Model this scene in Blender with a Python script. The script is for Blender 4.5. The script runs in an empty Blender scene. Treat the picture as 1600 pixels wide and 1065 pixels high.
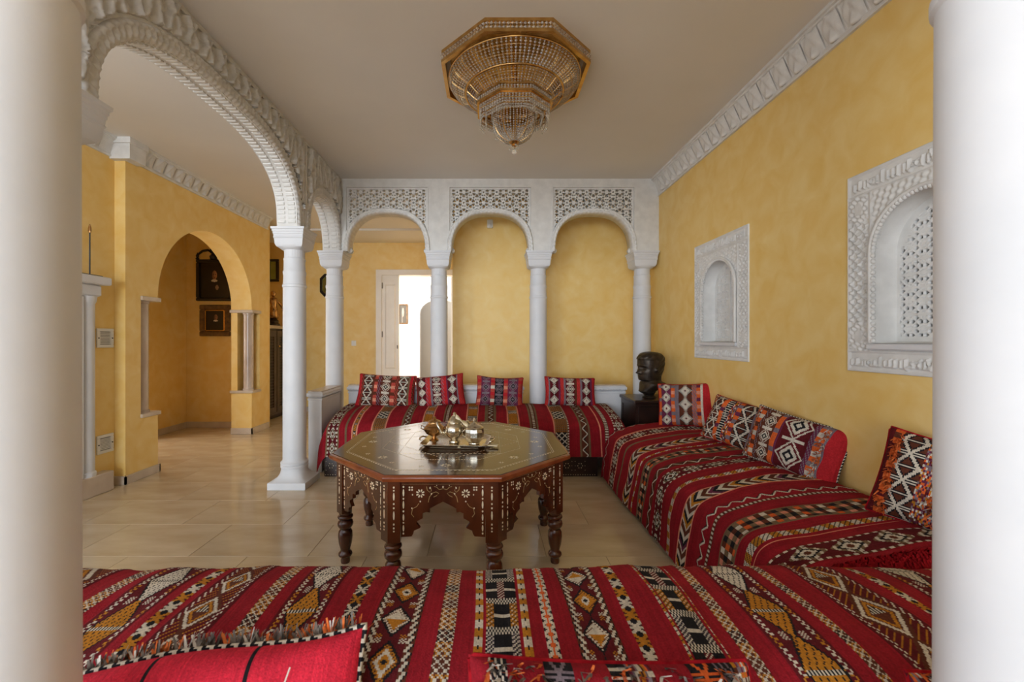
import bpy, math, random
import numpy as np
from mathutils import Vector, Matrix
PI = math.pi
random.seed(7)
SC = bpy.context.scene
COL = SC.collection

# ------------------------------------------------------------------ camera
cam_d = bpy.data.cameras.new('camera'); cam = bpy.data.objects.new('camera', cam_d); COL.objects.link(cam)
cam.location = (0, 0, 1.25); cam.rotation_euler = (PI/2, 0, 0)
cam_d.sensor_fit = 'HORIZONTAL'; cam_d.sensor_width = 36
cam_d.lens = 36*670/1600; cam_d.shift_x = 37/1600; cam_d.shift_y = -1.5/1600
cam_d.clip_start = 0.02
cam_d.dof.use_dof = True; cam_d.dof.focus_distance = 2.6; cam_d.dof.aperture_fstop = 5.0
SC.camera = cam
SC.view_settings.view_transform = 'Standard'; SC.view_settings.look = 'None'
SC.view_settings.gamma = 1; SC.view_settings.use_curve_mapping = False
SC.view_settings.exposure = 0.37

# ------------------------------------------------------------------ world and daylight
w = bpy.data.worlds.new('World'); SC.world = w; w.use_nodes = True
w.node_tree.nodes['Background'].inputs[0].default_value = (0.78, 0.88, 1.0, 1)
w.node_tree.nodes['Background'].inputs[1].default_value = 1.2

def area(name, loc, rot, sx, sy, power, color):
    l = bpy.data.lights.new(name, 'AREA'); l.shape = 'RECTANGLE'; l.size = sx; l.size_y = sy
    l.energy = power; l.color = color
    o = bpy.data.objects.new(name, l); COL.objects.link(o); o.location = loc; o.rotation_euler = rot
    return o
# open garden side behind the photographer: sky glow, added sun for floor bounce; daylight beyond the hall, two added fills
area('garden_daylight', (-4.5, -17.0, 2.0), (PI/2, 0, math.radians(-13)), 15.0, 5.0, 2300, (0.84, 0.92, 1.0))
sun_d = bpy.data.lights.new('bounce_sun', 'SUN'); sun_d.energy = 7.5; sun_d.angle = 0.01; sun_d.color = (1.0, 0.97, 0.93)  # added sun: lights the unseen outside floor so it brightens the ceiling
sun = bpy.data.objects.new('bounce_sun', sun_d); COL.objects.link(sun); sun.rotation_euler = (math.radians(22), 0, math.radians(-10))
area('far_room_daylight', (-2.9, 9.0, 2.0), (0, -PI/2, 0), 1.6, 2.0, 130, (1.0, 0.97, 0.92))
area('alcove_fill', (-5.05, 4.9, 1.5), (0, -PI/2, 0), 1.4, 1.0, 26, (1.0, 0.95, 0.86))  # lamp added to brighten the alcove and its portraits
area('corridor_fill', (-0.9, 11.3, 2.9), (0, 0, 0), 1.0, 0.8, 9, (1.0, 0.97, 0.92))  # lamp added under the ceiling to lighten the corridor behind the arch

# ------------------------------------------------------------------ materials
def lin(c):
    return tuple(((v/255)/12.92 if v/255 <= 0.04045 else ((v/255+0.055)/1.055)**2.4) for v in c)
def principled(name):
    m = bpy.data.materials.new(name); m.use_nodes = True
    return m, m.node_tree, m.node_tree.nodes['Principled BSDF']
def mat(name, c1, c2=None, scale=8.0, rough=0.6, metal=0.0, bump=0.0, bscale=40.0, spec=None, detail=4.0, coat=0.0, stretch=None, rough2=None, lo=.35, hi=.65, perobj=0.0, distort=0.0):
    m, nt, b = principled(name)
    N = nt.nodes; L = nt.links
    b.inputs['Roughness'].default_value = rough; b.inputs['Metallic'].default_value = metal
    if spec is not None: b.inputs['Specular IOR Level'].default_value = spec
    if coat: b.inputs['Coat Weight'].default_value = coat; b.inputs['Coat Roughness'].default_value = 0.06
    tc = N.new('ShaderNodeTexCoord'); src = tc.outputs['Object']
    if stretch:
        mp = N.new('ShaderNodeMapping'); mp.inputs['Scale'].default_value = stretch
        L.new(src, mp.inputs['Vector']); src = mp.outputs['Vector']
    if c2 is not None:
        nz = N.new('ShaderNodeTexNoise'); nz.inputs['Scale'].default_value = scale; nz.inputs['Detail'].default_value = detail; nz.inputs['Distortion'].default_value = distort
        L.new(src, nz.inputs['Vector'])
        r = N.new('ShaderNodeValToRGB'); r.color_ramp.elements[0].position = lo; r.color_ramp.elements[1].position = hi
        r.color_ramp.elements[0].color = (*lin(c1), 1); r.color_ramp.elements[1].color = (*lin(c2), 1)
        L.new(nz.outputs['Fac'], r.inputs['Fac']); out = r.outputs['Color']
        if perobj:
            oi = N.new('ShaderNodeObjectInfo'); mr = N.new('ShaderNodeMapRange')
            mr.inputs['To Min'].default_value = 1-perobj; mr.inputs['To Max'].default_value = 1+perobj
            L.new(oi.outputs['Random'], mr.inputs['Value'])
            hs = N.new('ShaderNodeHueSaturation'); L.new(out, hs.inputs['Color']); L.new(mr.outputs['Result'], hs.inputs['Value']); out = hs.outputs['Color']
        L.new(out, b.inputs['Base Color'])
        if rough2 is not None:
            mr = N.new('ShaderNodeMapRange'); mr.inputs['To Min'].default_value = rough; mr.inputs['To Max'].default_value = rough2
            L.new(nz.outputs['Fac'], mr.inputs['Value']); L.new(mr.outputs['Result'], b.inputs['Roughness'])
    else:
        b.inputs['Base Color'].default_value = (*lin(c1), 1)
    if bump:
        nb = N.new('ShaderNodeTexNoise'); nb.inputs['Scale'].default_value = bscale; nb.inputs['Detail'].default_value = 5
        L.new(src, nb.inputs['Vector'])
        bp = N.new('ShaderNodeBump'); bp.inputs['Strength'].default_value = bump; bp.inputs['Distance'].default_value = 0.01
        L.new(nb.outputs['Fac'], bp.inputs['Height']); L.new(bp.outputs['Normal'], b.inputs['Normal'])
    return m
def mat_woven(name, rough=0.92, scale=700, sheen=0.25):
    """yarn colours come from the mesh's own stitch colours; grain and fuzz from noise"""
    m, nt, b = principled(name); N = nt.nodes; L = nt.links
    at = N.new('ShaderNodeAttribute'); at.attribute_name = 'Yarn'
    nz = N.new('ShaderNodeTexNoise'); nz.inputs['Scale'].default_value = 14; nz.inputs['Detail'].default_value = 6
    n2 = N.new('ShaderNodeTexNoise'); n2.inputs['Scale'].default_value = 260; n2.inputs['Detail'].default_value = 2
    tc = N.new('ShaderNodeTexCoord'); L.new(tc.outputs['Object'], nz.inputs['Vector']); L.new(tc.outputs['Object'], n2.inputs['Vector'])
    ad = N.new('ShaderNodeMath'); ad.operation = 'ADD'; L.new(nz.outputs['Fac'], ad.inputs[0]); L.new(n2.outputs['Fac'], ad.inputs[1])
    mr = N.new('ShaderNodeMapRange'); mr.inputs['From Min'].default_value = 0.5; mr.inputs['From Max'].default_value = 1.5
    mr.inputs['To Min'].default_value = 0.66; mr.inputs['To Max'].default_value = 1.3
    L.new(ad.outputs[0], mr.inputs['Value'])
    hs = N.new('ShaderNodeHueSaturation'); L.new(at.outputs['Color'], hs.inputs['Color']); L.new(mr.outputs['Result'], hs.inputs['Value'])
    L.new(hs.outputs['Color'], b.inputs['Base Color'])
    b.inputs['Roughness'].default_value = rough; b.inputs['Specular IOR Level'].default_value = 0.15
    bp = N.new('ShaderNodeBump'); bp.inputs['Strength'].default_value = 0.5; bp.inputs['Distance'].default_value = 0.003
    L.new(n2.outputs['Fac'], bp.inputs['Height']); L.new(bp.outputs['Normal'], b.inputs['Normal'])
    return m
def mat_flatattr(name, rough=0.5):
    m, nt, b = principled(name)
    at = nt.nodes.new('ShaderNodeAttribute'); at.attribute_name = 'Yarn'
    nt.links.new(at.outputs['Color'], b.inputs['Base Color']); b.inputs['Roughness'].default_value = rough
    return m
def mat_glass(name, color, rough=0.03, trans=0.75):
    m, nt, b = principled(name)
    b.inputs['Base Color'].default_value = (*lin(color), 1); b.inputs['Roughness'].default_value = rough
    b.inputs['Transmission Weight'].default_value = trans; b.inputs['IOR'].default_value = 1.5
    return m

M = {}
M['white'] = mat('white_limewash', (216, 217, 220), (224, 224, 226), 5, 0.55, bump=0.05, bscale=25)
M['stucco'] = mat('carved_white_stucco', (218, 216, 212), (230, 228, 224), 12, 0.7, bump=0.06, bscale=90)
M['yellow'] = mat('yellow_waxed_stucco', (236, 193, 102), (246, 218, 150), 7.0, 0.40, detail=10, bump=0.05, bscale=14, rough2=0.6, lo=.2, hi=.86, distort=0.6)
M['ceiling'] = mat('ceiling_paint', (226, 221, 214), (232, 227, 220), 1.0, 0.8)
M['floor'] = mat('polished_beige_marble', (198, 176, 144), (216, 198, 168), 2.2, 0.10, detail=9, rough2=0.2, stretch=(1, 3.0, 1), perobj=0.04)
M['terrace'] = mat('bounce_floor_stone', (200, 202, 205), (212, 213, 215), 6, 0.7)  # stone of the unseen bounce floors added outside
M['grout'] = mat('floor_joint', (182, 160, 130), (190, 168, 138), 30, 0.4)
M['skirting'] = mat('pale_marble_skirting', (196, 178, 158), (212, 197, 180), 6, 0.3, detail=8)
M['marble'] = mat('pink_grey_marble', (186, 166, 150), (214, 200, 188), 9, 0.18, detail=8, stretch=(1, 1, .35))
M['wood'] = mat('dark_polished_wood', (62, 29, 16), (100, 52, 29), 9, 0.2, detail=8, stretch=(1, 1, .25), coat=0.5)
M['wood_red'] = mat('reddish_polished_wood', (112, 52, 24), (142, 72, 36), 10, 0.2, detail=8, coat=0.4)
M['wood_top'] = mat('brown_table_top_wood', (60, 36, 18), (80, 50, 26), 10, 0.15, detail=8, stretch=(.3, 2, 1), coat=0.2)
M['wood_black'] = mat('black_brown_wood', (34, 22, 18), (52, 32, 25), 10, 0.3, detail=6)
M['wood_grey'] = mat('grey_brown_painted_wood', (74, 60, 52), (90, 74, 64), 10, 0.5)
M['bone'] = mat('bone_inlay', (226, 206, 164), (240, 226, 196), 60, 0.35)
M['brass_line'] = mat('thin_wire_inlay', (176, 146, 88), (200, 170, 110), 60, 0.4)
M['silver'] = mat('engraved_silver', (204, 192, 170), (228, 220, 204), 40, 0.16, metal=1.0, bump=0.15, bscale=120)
M['copper'] = mat('old_gilt_metal', (176, 132, 84), (206, 168, 118), 30, 0.2, metal=1.0, bump=0.12, bscale=100)
M['gold'] = mat('polished_gold_metal', (190, 148, 88), (212, 174, 112), 20, 0.25, metal=1.0)
M['bronze'] = mat('dark_bronze', (52, 44, 38), (76, 66, 56), 14, 0.40, metal=0.7, bump=0.25, bscale=60)
M['crystal'] = mat_glass('crystal_beads', (250, 244, 232))
M['cream'] = mat('cream_cloth', (226, 208, 168), (236, 222, 190), 30, 0.8)
M['door'] = mat('cream_white_door_paint', (232, 222, 208), (238, 230, 218), 4, 0.4)
M['plastic'] = mat('white_plastic', (226, 224, 220), (232, 230, 226), 4, 0.4)
M['grey'] = mat('grey_metal', (120, 116, 112), (136, 132, 126), 20, 0.5)
M['black'] = mat('black_metal', (22, 20, 19), (30, 28, 26), 20, 0.4)
M['frame_dark'] = mat('ebonised_frame', (26, 18, 14), (40, 28, 20), 20, 0.4, bump=0.3, bscale=90)
M['frame_gilt'] = mat('dull_gilt_frame', (82, 56, 30), (120, 86, 46), 24, 0.4, bump=0.5, bscale=110)
M['mirror'] = mat('old_green_mirror', (130, 148, 96), (150, 160, 112), 8, 0.12, metal=0.9)
M['cavity_shade'] = mat('painted_cavity_shade', (60, 58, 56), (66, 64, 62), 8, 0.9)  # shade behind the screens, put into the colour
M['yarn'] = mat_woven('kilim_wool')
M['paint'] = mat_flatattr('oil_paint', 0.35)
M['redwool'] = mat('red_wool_fringe', (128, 14, 24), (166, 26, 36), 40, 0.95, spec=0.1)
M['orangewool'] = mat('orange_wool', (206, 92, 40), (226, 126, 70), 60, 0.95, spec=0.1)
M['whitewool'] = mat('white_wool', (206, 196, 184), (224, 214, 204), 60, 0.95, spec=0.1)
M['greywool'] = mat('grey_wool', (96, 88, 84), (140, 128, 118), 60, 0.95, spec=0.1)
M['mattress'] = mat('red_ticking', (120, 20, 28), (134, 26, 34), 40, 0.9)

# ------------------------------------------------------------------ mesh helpers
def wl(o):
    p = Vector((0, 0, 0))
    while o is not None:
        p = p + o.location; o = o.parent
    return p
def tag(o, label=None, cat=None, group=None, kind=None):
    if label: o['label'] = label
    if cat: o['category'] = cat
    if group: o['group'] = group
    if kind: o['kind'] = kind
    return o
def empty(name, loc, label=None, cat=None, group=None, kind=None, rz=0.0):
    o = bpy.data.objects.new(name, None); COL.objects.link(o); o.location = loc; o.rotation_euler = (0, 0, rz)
    o.empty_display_size = 0.1
    return tag(o, label, cat, group, kind)
def link(name, me, m, parent=None, smooth=False):
    o = bpy.data.objects.new(name, me); COL.objects.link(o)
    if m is not None and len(me.materials) == 0: me.materials.append(M[m] if isinstance(m, str) else m)
    if parent is not None: o.parent = parent
    if smooth: me.polygons.foreach_set('use_smooth', np.ones(len(me.polygons), dtype=bool))
    return o
def copy_of(o, parent=None, loc=None, rot=None):
    c = o.copy(); COL.objects.link(c)
    if parent is not None: c.parent = parent
    if loc is not None: c.location = loc
    if rot is not None: c.rotation_euler = rot
    return c
def np_mesh(name, V, Q, colors=None):
    """V (n,3), Q (m,4) quads, colors (m,3) one linear colour for each quad"""
    V = np.asarray(V, dtype=np.float32); Q = np.asarray(Q, dtype=np.int32)
    used = np.zeros(len(V), bool); used[Q.ravel()] = True
    idx = np.cumsum(used)-1; V = V[used]; Q = idx[Q]
    me = bpy.data.meshes.new(name)
    me.vertices.add(len(V)); me.vertices.foreach_set('co', V.ravel())
    me.loops.add(Q.size); me.loops.foreach_set('vertex_index', Q.ravel().astype(np.int32))
    me.polygons.add(len(Q)); me.polygons.foreach_set('loop_start', np.arange(0, Q.size, 4, dtype=np.int32))
    if colors is not None:
        a = me.color_attributes.new('Yarn', 'FLOAT_COLOR', 'CORNER')
        c = np.ones((len(Q), 4, 4), np.float32); c[:, :, :3] = np.asarray(colors, np.float32)[:, None, :]
        a.data.foreach_set('color', c.ravel())
    me.update(calc_edges=True)
    return me
class MB:
    def __init__(s): s.v = []; s.f = []
    def add(s, vs, fs):
        b = len(s.v); s.v += [tuple(p) for p in vs]; s.f += [tuple(b+i for i in f) for f in fs]; return s
    def box(s, x0, x1, y0, y1, z0, z1):
        return s.add([(x0,y0,z0),(x1,y0,z0),(x1,y1,z0),(x0,y1,z0),(x0,y0,z1),(x1,y0,z1),(x1,y1,z1),(x0,y1,z1)],
                     [(0,3,2,1),(4,5,6,7),(0,1,5,4),(1,2,6,5),(2,3,7,6),(3,0,4,7)])
    def bevbox(s, x0, x1, y0, y1, z0, z1, b=0.006):
        A = [(x0+b,y0+b),(x1-b,y0+b),(x1-b,y1-b),(x0+b,y1-b)]; B = [(x0,y0),(x1,y0),(x1,y1),(x0,y1)]
        vs = [(x,y,z0) for x,y in A]+[(x,y,z0+b) for x,y in B]+[(x,y,z1-b) for x,y in B]+[(x,y,z1) for x,y in A]
        fs = [(3,2,1,0),(12,13,14,15)]
        for k in range(3):
            for i in range(4): fs.append((4*k+i, 4*k+(i+1)%4, 4*k+4+(i+1)%4, 4*k+4+i))
        return s.add(vs, fs)
    def prism(s, poly, f0, f1):
        """poly: 2-D points; f0, f1 map a 2-D point to the two end caps"""
        n = len(poly); vs = [f0(*p) for p in poly]+[f1(*p) for p in poly]
        fs = [tuple(range(n-1, -1, -1)), tuple(range(n, 2*n))]+[(i, (i+1) % n, n+(i+1) % n, n+i) for i in range(n)]
        return s.add(vs, fs)
    def lathe(s, prof, c=(0, 0, 0), n=24, ang=2*PI, a0=0.0, rfn=None):
        full = abs(ang-2*PI) < 1e-6; k = n if full else n+1; vs = []; fs = []
        for (r, z) in prof:
            for i in range(k):
                a = a0+ang*i/n; rr = r*(rfn(a, z) if rfn else 1)
                vs.append((c[0]+rr*math.cos(a), c[1]+rr*math.sin(a), c[2]+z))
        for j in range(len(prof)-1):
            for i in range(n):
                i2 = (i+1) % k if full else i+1
                fs.append((j*k+i, j*k+i2, (j+1)*k+i2, (j+1)*k+i))
        if prof[0][0] > 1e-5 and full: fs.append(tuple(range(k-1, -1, -1)))
        if prof[-1][0] > 1e-5 and full: fs.append(tuple(range((len(prof)-1)*k, len(prof)*k)))
        return s.add(vs, fs)
    def stack(s, secs, n=4, c=(0, 0), rot=PI/4):
        """regular n-gon sections (half width across flats, z)"""
        k = 1/math.cos(PI/n); vs = []; fs = []
        for (r, z) in secs:
            for i in range(n):
                a = rot+2*PI*i/n; vs.append((c[0]+r*k*math.cos(a), c[1]+r*k*math.sin(a), z))
        for j in range(len(secs)-1):
            for i in range(n): fs.append((j*n+i, j*n+(i+1) % n, (j+1)*n+(i+1) % n, (j+1)*n+i))
        fs.append(tuple(range(n-1, -1, -1))); fs.append(tuple(range((len(secs)-1)*n, len(secs)*n)))
        return s.add(vs, fs)
    def tube(s, pts, r, n=6, rfn=None):
        pts = [Vector(p) for p in pts]; vs = []; fs = []; up = Vector((0.13, 0.21, 0.97))
        for i, p in enumerate(pts):
            d = (pts[min(i+1, len(pts)-1)]-pts[max(i-1, 0)]).normalized()
            a = d.cross(up)
            if a.length < 1e-3: a = d.cross(Vector((1, 0, 0)))
            a.normalize(); b = d.cross(a); rr = r*(rfn(i/(len(pts)-1)) if rfn else 1)
            for k in range(n):
                t = 2*PI*k/n; vs.append(p+a*rr*math.cos(t)+b*rr*math.sin(t))
        for i in range(len(pts)-1):
            for k in range(n): fs.append((i*n+k, i*n+(k+1) % n, (i+1)*n+(k+1) % n, (i+1)*n+k))
        fs.append(tuple(range(n-1, -1, -1))); fs.append(tuple(range((len(pts)-1)*n, len(pts)*n)))
        return s.add(vs, fs)
    def ball(s, c, r, n=8, m=5, sz=1.0):
        prof = [(r*math.sin(PI*j/m), -r*sz*math.cos(PI*j/m)) for j in range(m+1)]
        prof[0] = (1e-6, prof[0][1]); prof[-1] = (1e-6, prof[-1][1])
        return s.lathe(prof, c, n)
    def octa(s, c, r):
        x, y, z = c
        return s.add([(x+r,y,z),(x-r,y,z),(x,y+r,z),(x,y-r,z),(x,y,z+r),(x,y,z-r)],
                     [(0,2,4),(2,1,4),(1,3,4),(3,0,4),(2,0,5),(1,2,5),(3,1,5),(0,3,5)])
    def build(s, name, m, parent=None, smooth=False, local=False, auto=None):
        me = bpy.data.meshes.new(name)
        p = Vector((0, 0, 0)) if (parent is None or local) else wl(parent)
        me.from_pydata([(x-p.x, y-p.y, z-p.z) for x, y, z in s.v], [], s.f); me.update()
        o = link(name, me, m, parent, smooth)
        if auto is not None:
            me.polygons.foreach_set('use_smooth', np.ones(len(me.polygons), dtype=bool))
            try: me.set_sharp_from_angle(angle=math.radians(auto))
            except Exception: pass
        return o
def struct(o, label=None): return tag(o, label, None, None, 'structure')

def lattice_mesh(name, u0, u1, v0, v1, cell, solid, depth, fmap, height=None, back=True):
    """a carved or pierced panel: square cells over (u, v), kept where solid(u, v), pierced elsewhere"""
    nu = max(1, int(round((u1-u0)/cell))); nv = max(1, int(round((v1-v0)/cell)))
    U = np.linspace(u0, u1, nu+1); Vv = np.linspace(v0, v1, nv+1)
    uu, vv = np.meshgrid(U, Vv, indexing='ij')
    uc, vc = np.meshgrid((U[1:]+U[:-1])/2, (Vv[1:]+Vv[:-1])/2, indexing='ij')
    S = solid(uc, vc)
    hgt = height(uu, vv) if height else np.zeros_like(uu)
    F = np.stack(fmap(uu, vv, hgt), -1).reshape(-1, 3); B = np.stack(fmap(uu, vv, np.full_like(uu, -depth)), -1).reshape(-1, 3)
    n = (nu+1)*(nv+1); idx = np.arange(n).reshape(nu+1, nv+1)
    a, b, c, d = idx[:-1, :-1], idx[1:, :-1], idx[1:, 1:], idx[:-1, 1:]
    Q = [np.stack([a[S], b[S], c[S], d[S]], -1)]
    if back: Q.append(np.stack([d[S], c[S], b[S], a[S]], -1)+n)
    P = np.zeros((nu+2, nv+2), bool); P[1:-1, 1:-1] = S
    e = S & ~P[:-2, 1:-1]; Q.append(np.stack([d[e], a[e]][::-1]+[d[e]+n, a[e]+n], -1)[:, [1, 0, 3, 2]])
    e = S & ~P[2:, 1:-1]; Q.append(np.stack([b[e], c[e], c[e]+n, b[e]+n], -1)[:, [1, 0, 3, 2]])
    e = S & ~P[1:-1, :-2]; Q.append(np.stack([a[e], b[e], b[e]+n, a[e]+n], -1)[:, [1, 0, 3, 2]])
    e = S & ~P[1:-1, 2:]; Q.append(np.stack([c[e], d[e], d[e]+n, c[e]+n], -1)[:, [1, 0, 3, 2]])
    return np_mesh(name, np.concatenate([F, B]), np.concatenate(Q))
def shift(me, p):
    co = np.empty(len(me.vertices)*3, np.float32); me.vertices.foreach_get('co', co)
    co = co.reshape(-1, 3)-np.array(p, np.float32); me.vertices.foreach_set('co', co.ravel()); me.update(); return me
def arch_z(t, zs, rise, n):
    return zs+rise*np.clip(1-np.abs(t)**n, 0, 1)**(1/n)
def arch_path(uc, hw, zs, rise, n, k):
    """points and outward normals along an arch from left foot to right foot"""
    ph = np.linspace(0, PI, 4*k+1)
    c = np.cos(ph); s_ = np.sin(ph)
    u = uc-hw*np.sign(c)*np.abs(c)**(2/n); z = zs+rise*np.abs(s_)**(2/n)
    d = np.concatenate([[0], np.cumsum(np.hypot(np.diff(u), np.diff(z)))]); t = np.linspace(0, d[-1], k+1)
    u = np.interp(t, d, u); z = np.interp(t, d, z)
    du = np.gradient(u); dz = np.gradient(z); L = np.hypot(du, dz)
    return u, z, -dz/L, du/L, t
# ================================================================== THE SETTING
H = 2.98; XR = 1.83; XL = -3.14; YB = 4.69
# floor: slab with marble slabs laid in a running bond
fl = struct(MB().box(-5.2, 2.2, -2.2, 16.2, -0.12, -0.004).build('floor', 'grout'), 'polished beige marble floor')
def tile_mesh(w_, d_):
    b = 0.0015; g = 0.0008
    return MB().add([(g,g,-.004),(w_-g,g,-.004),(w_-g,d_-g,-.004),(g,d_-g,-.004),(g+b,g+b,0),(w_-g-b,g+b,0),(w_-g-b,d_-g-b,0),(g+b,d_-g-b,0)],
                    [(4,5,6,7),(0,1,5,4),(1,2,6,5),(2,3,7,6),(3,0,4,7)])
TW, TD = 0.69, 0.43
t0 = tile_mesh(TW, TD).build('tile', 'floor', fl)
first = True
for j in range(-5, 12):
    y = 2.91+TD*j
    for i in range(-6, 6):
        x = -1.39+TW*i+(TW/2 if j % 2 else 0)
        if x > 1.84 or x < -4.9: continue
        if y > 7.5: continue
        o = t0 if first else copy_of(t0, fl)
        o.location = (x, y, 0); first = False
ffar = struct(MB().box(-4.0, 1.0, 7.64, 16.0, -0.003, 0.001).build('floor_far_room', 'floor'), 'pale floor of the bright room beyond the hall door')
struct(MB().box(-13, 7, -13, -2.2, -0.16, -0.02).build('floor_bounce', 'terrace'), 'unseen pale terrace added outside to bounce sun onto the ceiling')  # out of view, added as a reflector for the ceiling
struct(MB().box(-13, -5.2, -2.2, 3.0, -0.16, -0.02).build('floor_bounce_side', 'terrace'), 'unseen pale terrace added at the left to bounce light in')  # out of view, added to reflect light in from the left
struct(MB().box(0.2, 2.2, -2.3, -2.2, 0, H).build('wall_front_blocker', 'white'), 'unseen white wall added behind the viewer to block daylight')  # out of view, added to hold back part of the daylight
ce = struct(MB().box(-5.2, 2.2, -2.2, 16.2, H, H+0.12).build('ceiling', 'ceiling'), 'plain pale plaster ceiling')
struct(MB().box(-5.0, -0.434, 6.66, 7.5, H-0.03, H).build('trim_1', 'ceiling'), 'dropped plaster band on the hall ceiling')

# right wall with two niche windows cut through
W0, W1, WH = 1.097, 2.065, 0.78            # frame bottom, top, width
WINS = [(3.395, 'window_1'), (1.782, 'window_2')]
OPW = 0.27; OZ0 = 1.225; OSP = 1.66; OR = 0.26
mb = MB(); ys = [-2.2]
for yc, _ in sorted(WINS): ys += [yc-OPW-.02, yc+OPW+.02]
ys.append(5.3)
for i in range(0, len(ys)-1, 2): mb.box(XR, XR+0.3, ys[i], ys[i+1], 0, H)
for i in range(1, len(ys)-1, 2):
    mb.box(XR, XR+0.3, ys[i], ys[i+1], 0, OZ0-.02); mb.box(XR, XR+0.3, ys[i], ys[i+1], OSP+OR+.02, H); mb.box(XR+.28, XR+.3, ys[i], ys[i+1], OZ0-.02, OSP+OR+.02)
struct(mb.build('wall_right', 'yellow'), 'mottled yellow stucco wall on the right')
# wall behind the arcade
struct(MB().box(-0.434, 2.1, 5.19, 5.45, 0, H).build('wall_back', 'yellow'), 'mottled yellow stucco wall behind the arcade')
# left wall: pier, round-arched passage with notched corners, pier
AY0, AY1, ASZ = 4.075, 5.69, 1.66
mb = MB(); n = 48; yc = (AY0+AY1)/2; r = (AY1-AY0)/2
NB, NT = 0.545, 1.615                       # notch between the two marble ledges
mb.box(-3.41, XL, 3.71, AY0-.2, 0, ASZ); mb.box(-3.41, XL, AY0-.2, AY0, 0, NB); mb.box(-3.41, XL-.19, AY0-.2, AY0, NB, NT); mb.box(-3.41, XL, AY0-.2, AY0, NT, ASZ)
mb.box(-3.41, XL, AY1+.2, 6.1, 0, ASZ); mb.box(-3.41, XL, AY1, AY1+.2, 0, NB); mb.box(-3.41, XL-.19, AY1, AY1+.2, NB, NT); mb.box(-3.41, XL, AY1, AY1+.2, NT, ASZ)
mb.box(-3.41, XL, 3.71, AY0, ASZ, H); mb.box(-3.41, XL, AY1, 6.1, ASZ, H)
for i in range(n):
    a, b = PI*i/n, PI*(i+1)/n
    p = [(yc-r*math.cos(a), ASZ+r*math.sin(a)), (yc-r*math.cos(b), ASZ+r*math.sin(b))]
    mb.prism([p[0], p[1], (p[1][0], H), (p[0][0], H)], lambda y, z: (-3.41, y, z), lambda y, z: (XL, y, z))
struct(mb.build('wall_left', 'yellow'), 'yellow stucco wall with a round-arched passage')
struct(MB().box(-3.45, -3.235, 1.9, 3.71, 0, H).build('wall_left_recess', 'yellow'), 'yellow wall with the fireplace, set back from the pier')
# alcove beyond the passage
struct(MB().box(-5.1, XL-.02, 6.12, 6.2, 0, H).build('wall_alcove_back', 'yellow'), 'yellow alcove wall that carries two portraits')
mb = MB(); n = 20; c, rr, sp = 4.9, 0.42, 1.72
mb.box(-4.45, -4.31, 5.32, 6.12, 0, H); mb.box(-4.45, -4.31, 3.2, 4.48, 0, H)
for i in range(n):
    a, b = PI*i/n, PI*(i+1)/n
    p = [(c-rr*math.cos(a), sp+rr*math.sin(a)), (c-rr*math.cos(b), sp+rr*math.sin(b))]
    mb.prism([p[0], p[1], (p[1][0], H), (p[0][0], H)], lambda y, z: (-4.45, y, z), lambda y, z: (-4.31, y, z))
struct(mb.build('wall_alcove_side', 'yellow'), 'yellow side wall of the alcove with an arched opening')
mb = MB()
mb.box(-4.34, -4.28, 4.42, 4.48, 0, sp); mb.box(-4.34, -4.28, 5.32, 5.38, 0, sp)
for i in range(n):
    a, b = PI*i/n, PI*(i+1)/n
    mb.prism([(c-q*math.cos(t), sp+q*math.sin(t)) for q, t in ((rr, a), (rr, b), (rr+.06, b), (rr+.06, a))], lambda y, z: (-4.34, y, z), lambda y, z: (-4.28, y, z))
struct(mb.build('trim_2', 'door'), 'pale arched door frame inside the alcove')
struct(MB().box(-5.2, -5.1, 3.2, 6.2, 0, H).build('wall_alcove_far', 'yellow'))
struct(MB().box(-5.2, -3.41, 3.1, 3.2, 0, H).build('wall_alcove_front', 'yellow'))
# hall: left side recess behind the cabinet, back wall with the double door
struct(MB().box(-3.95, -3.85, 6.2, 7.5, 0, H).build('wall_hall_left', 'yellow'), 'yellow wall behind the lattice cabinet')
DX0, DX1, DZ = -1.86, -0.62, 2.38
mb = MB(); mb.box(-3.95, DX0-.1, 7.5, 7.64, 0, H); mb.box(DX1+.1, -0.2, 7.5, 7.64, 0, H); mb.box(DX0-.1, DX1+.1, 7.5, 7.64, DZ+.1, H)
struct(mb.build('wall_hall_back', 'yellow'), 'yellow hall wall with the white double door')
struct(MB().box(-0.434, -0.2, 5.45, 7.5, 0, H).build('wall_hall_right', 'yellow'))
# bright room beyond
mb = MB(); mb.box(-4.2, -1.68, 10.5, 10.65, 0, H)
n = 16
for i in range(n):
    a, b = PI*i/n, PI*(i+1)/n; cx = -1.18; q = 0.5
    p = [(cx-q*math.cos(a), 1.9+.34*math.sin(a)), (cx-q*math.cos(b), 1.9+.34*math.sin(b))]
    mb.prism([p[0], p[1], (p[1][0], H), (p[0][0], H)], lambda x, z: (x, 10.5, z), lambda x, z: (x, 10.65, z))
mb.box(-0.68, 1.0, 10.5, 10.65, 0, H)
struct(mb.build('wall_far_room', 'white'), 'white wall with an arched opening in the bright room')
struct(MB().box(-4.3, -4.2, 7.64, 16, 0, H).build('wall_far_left', 'white'))
struct(MB().box(1.0, 1.1, 7.64, 16, 0, H).build('wall_far_right', 'white'))
struct(MB().box(-4.2, 1.0, 12.0, 12.15, 0, H).build('wall_far_end', 'ceiling'))

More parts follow.
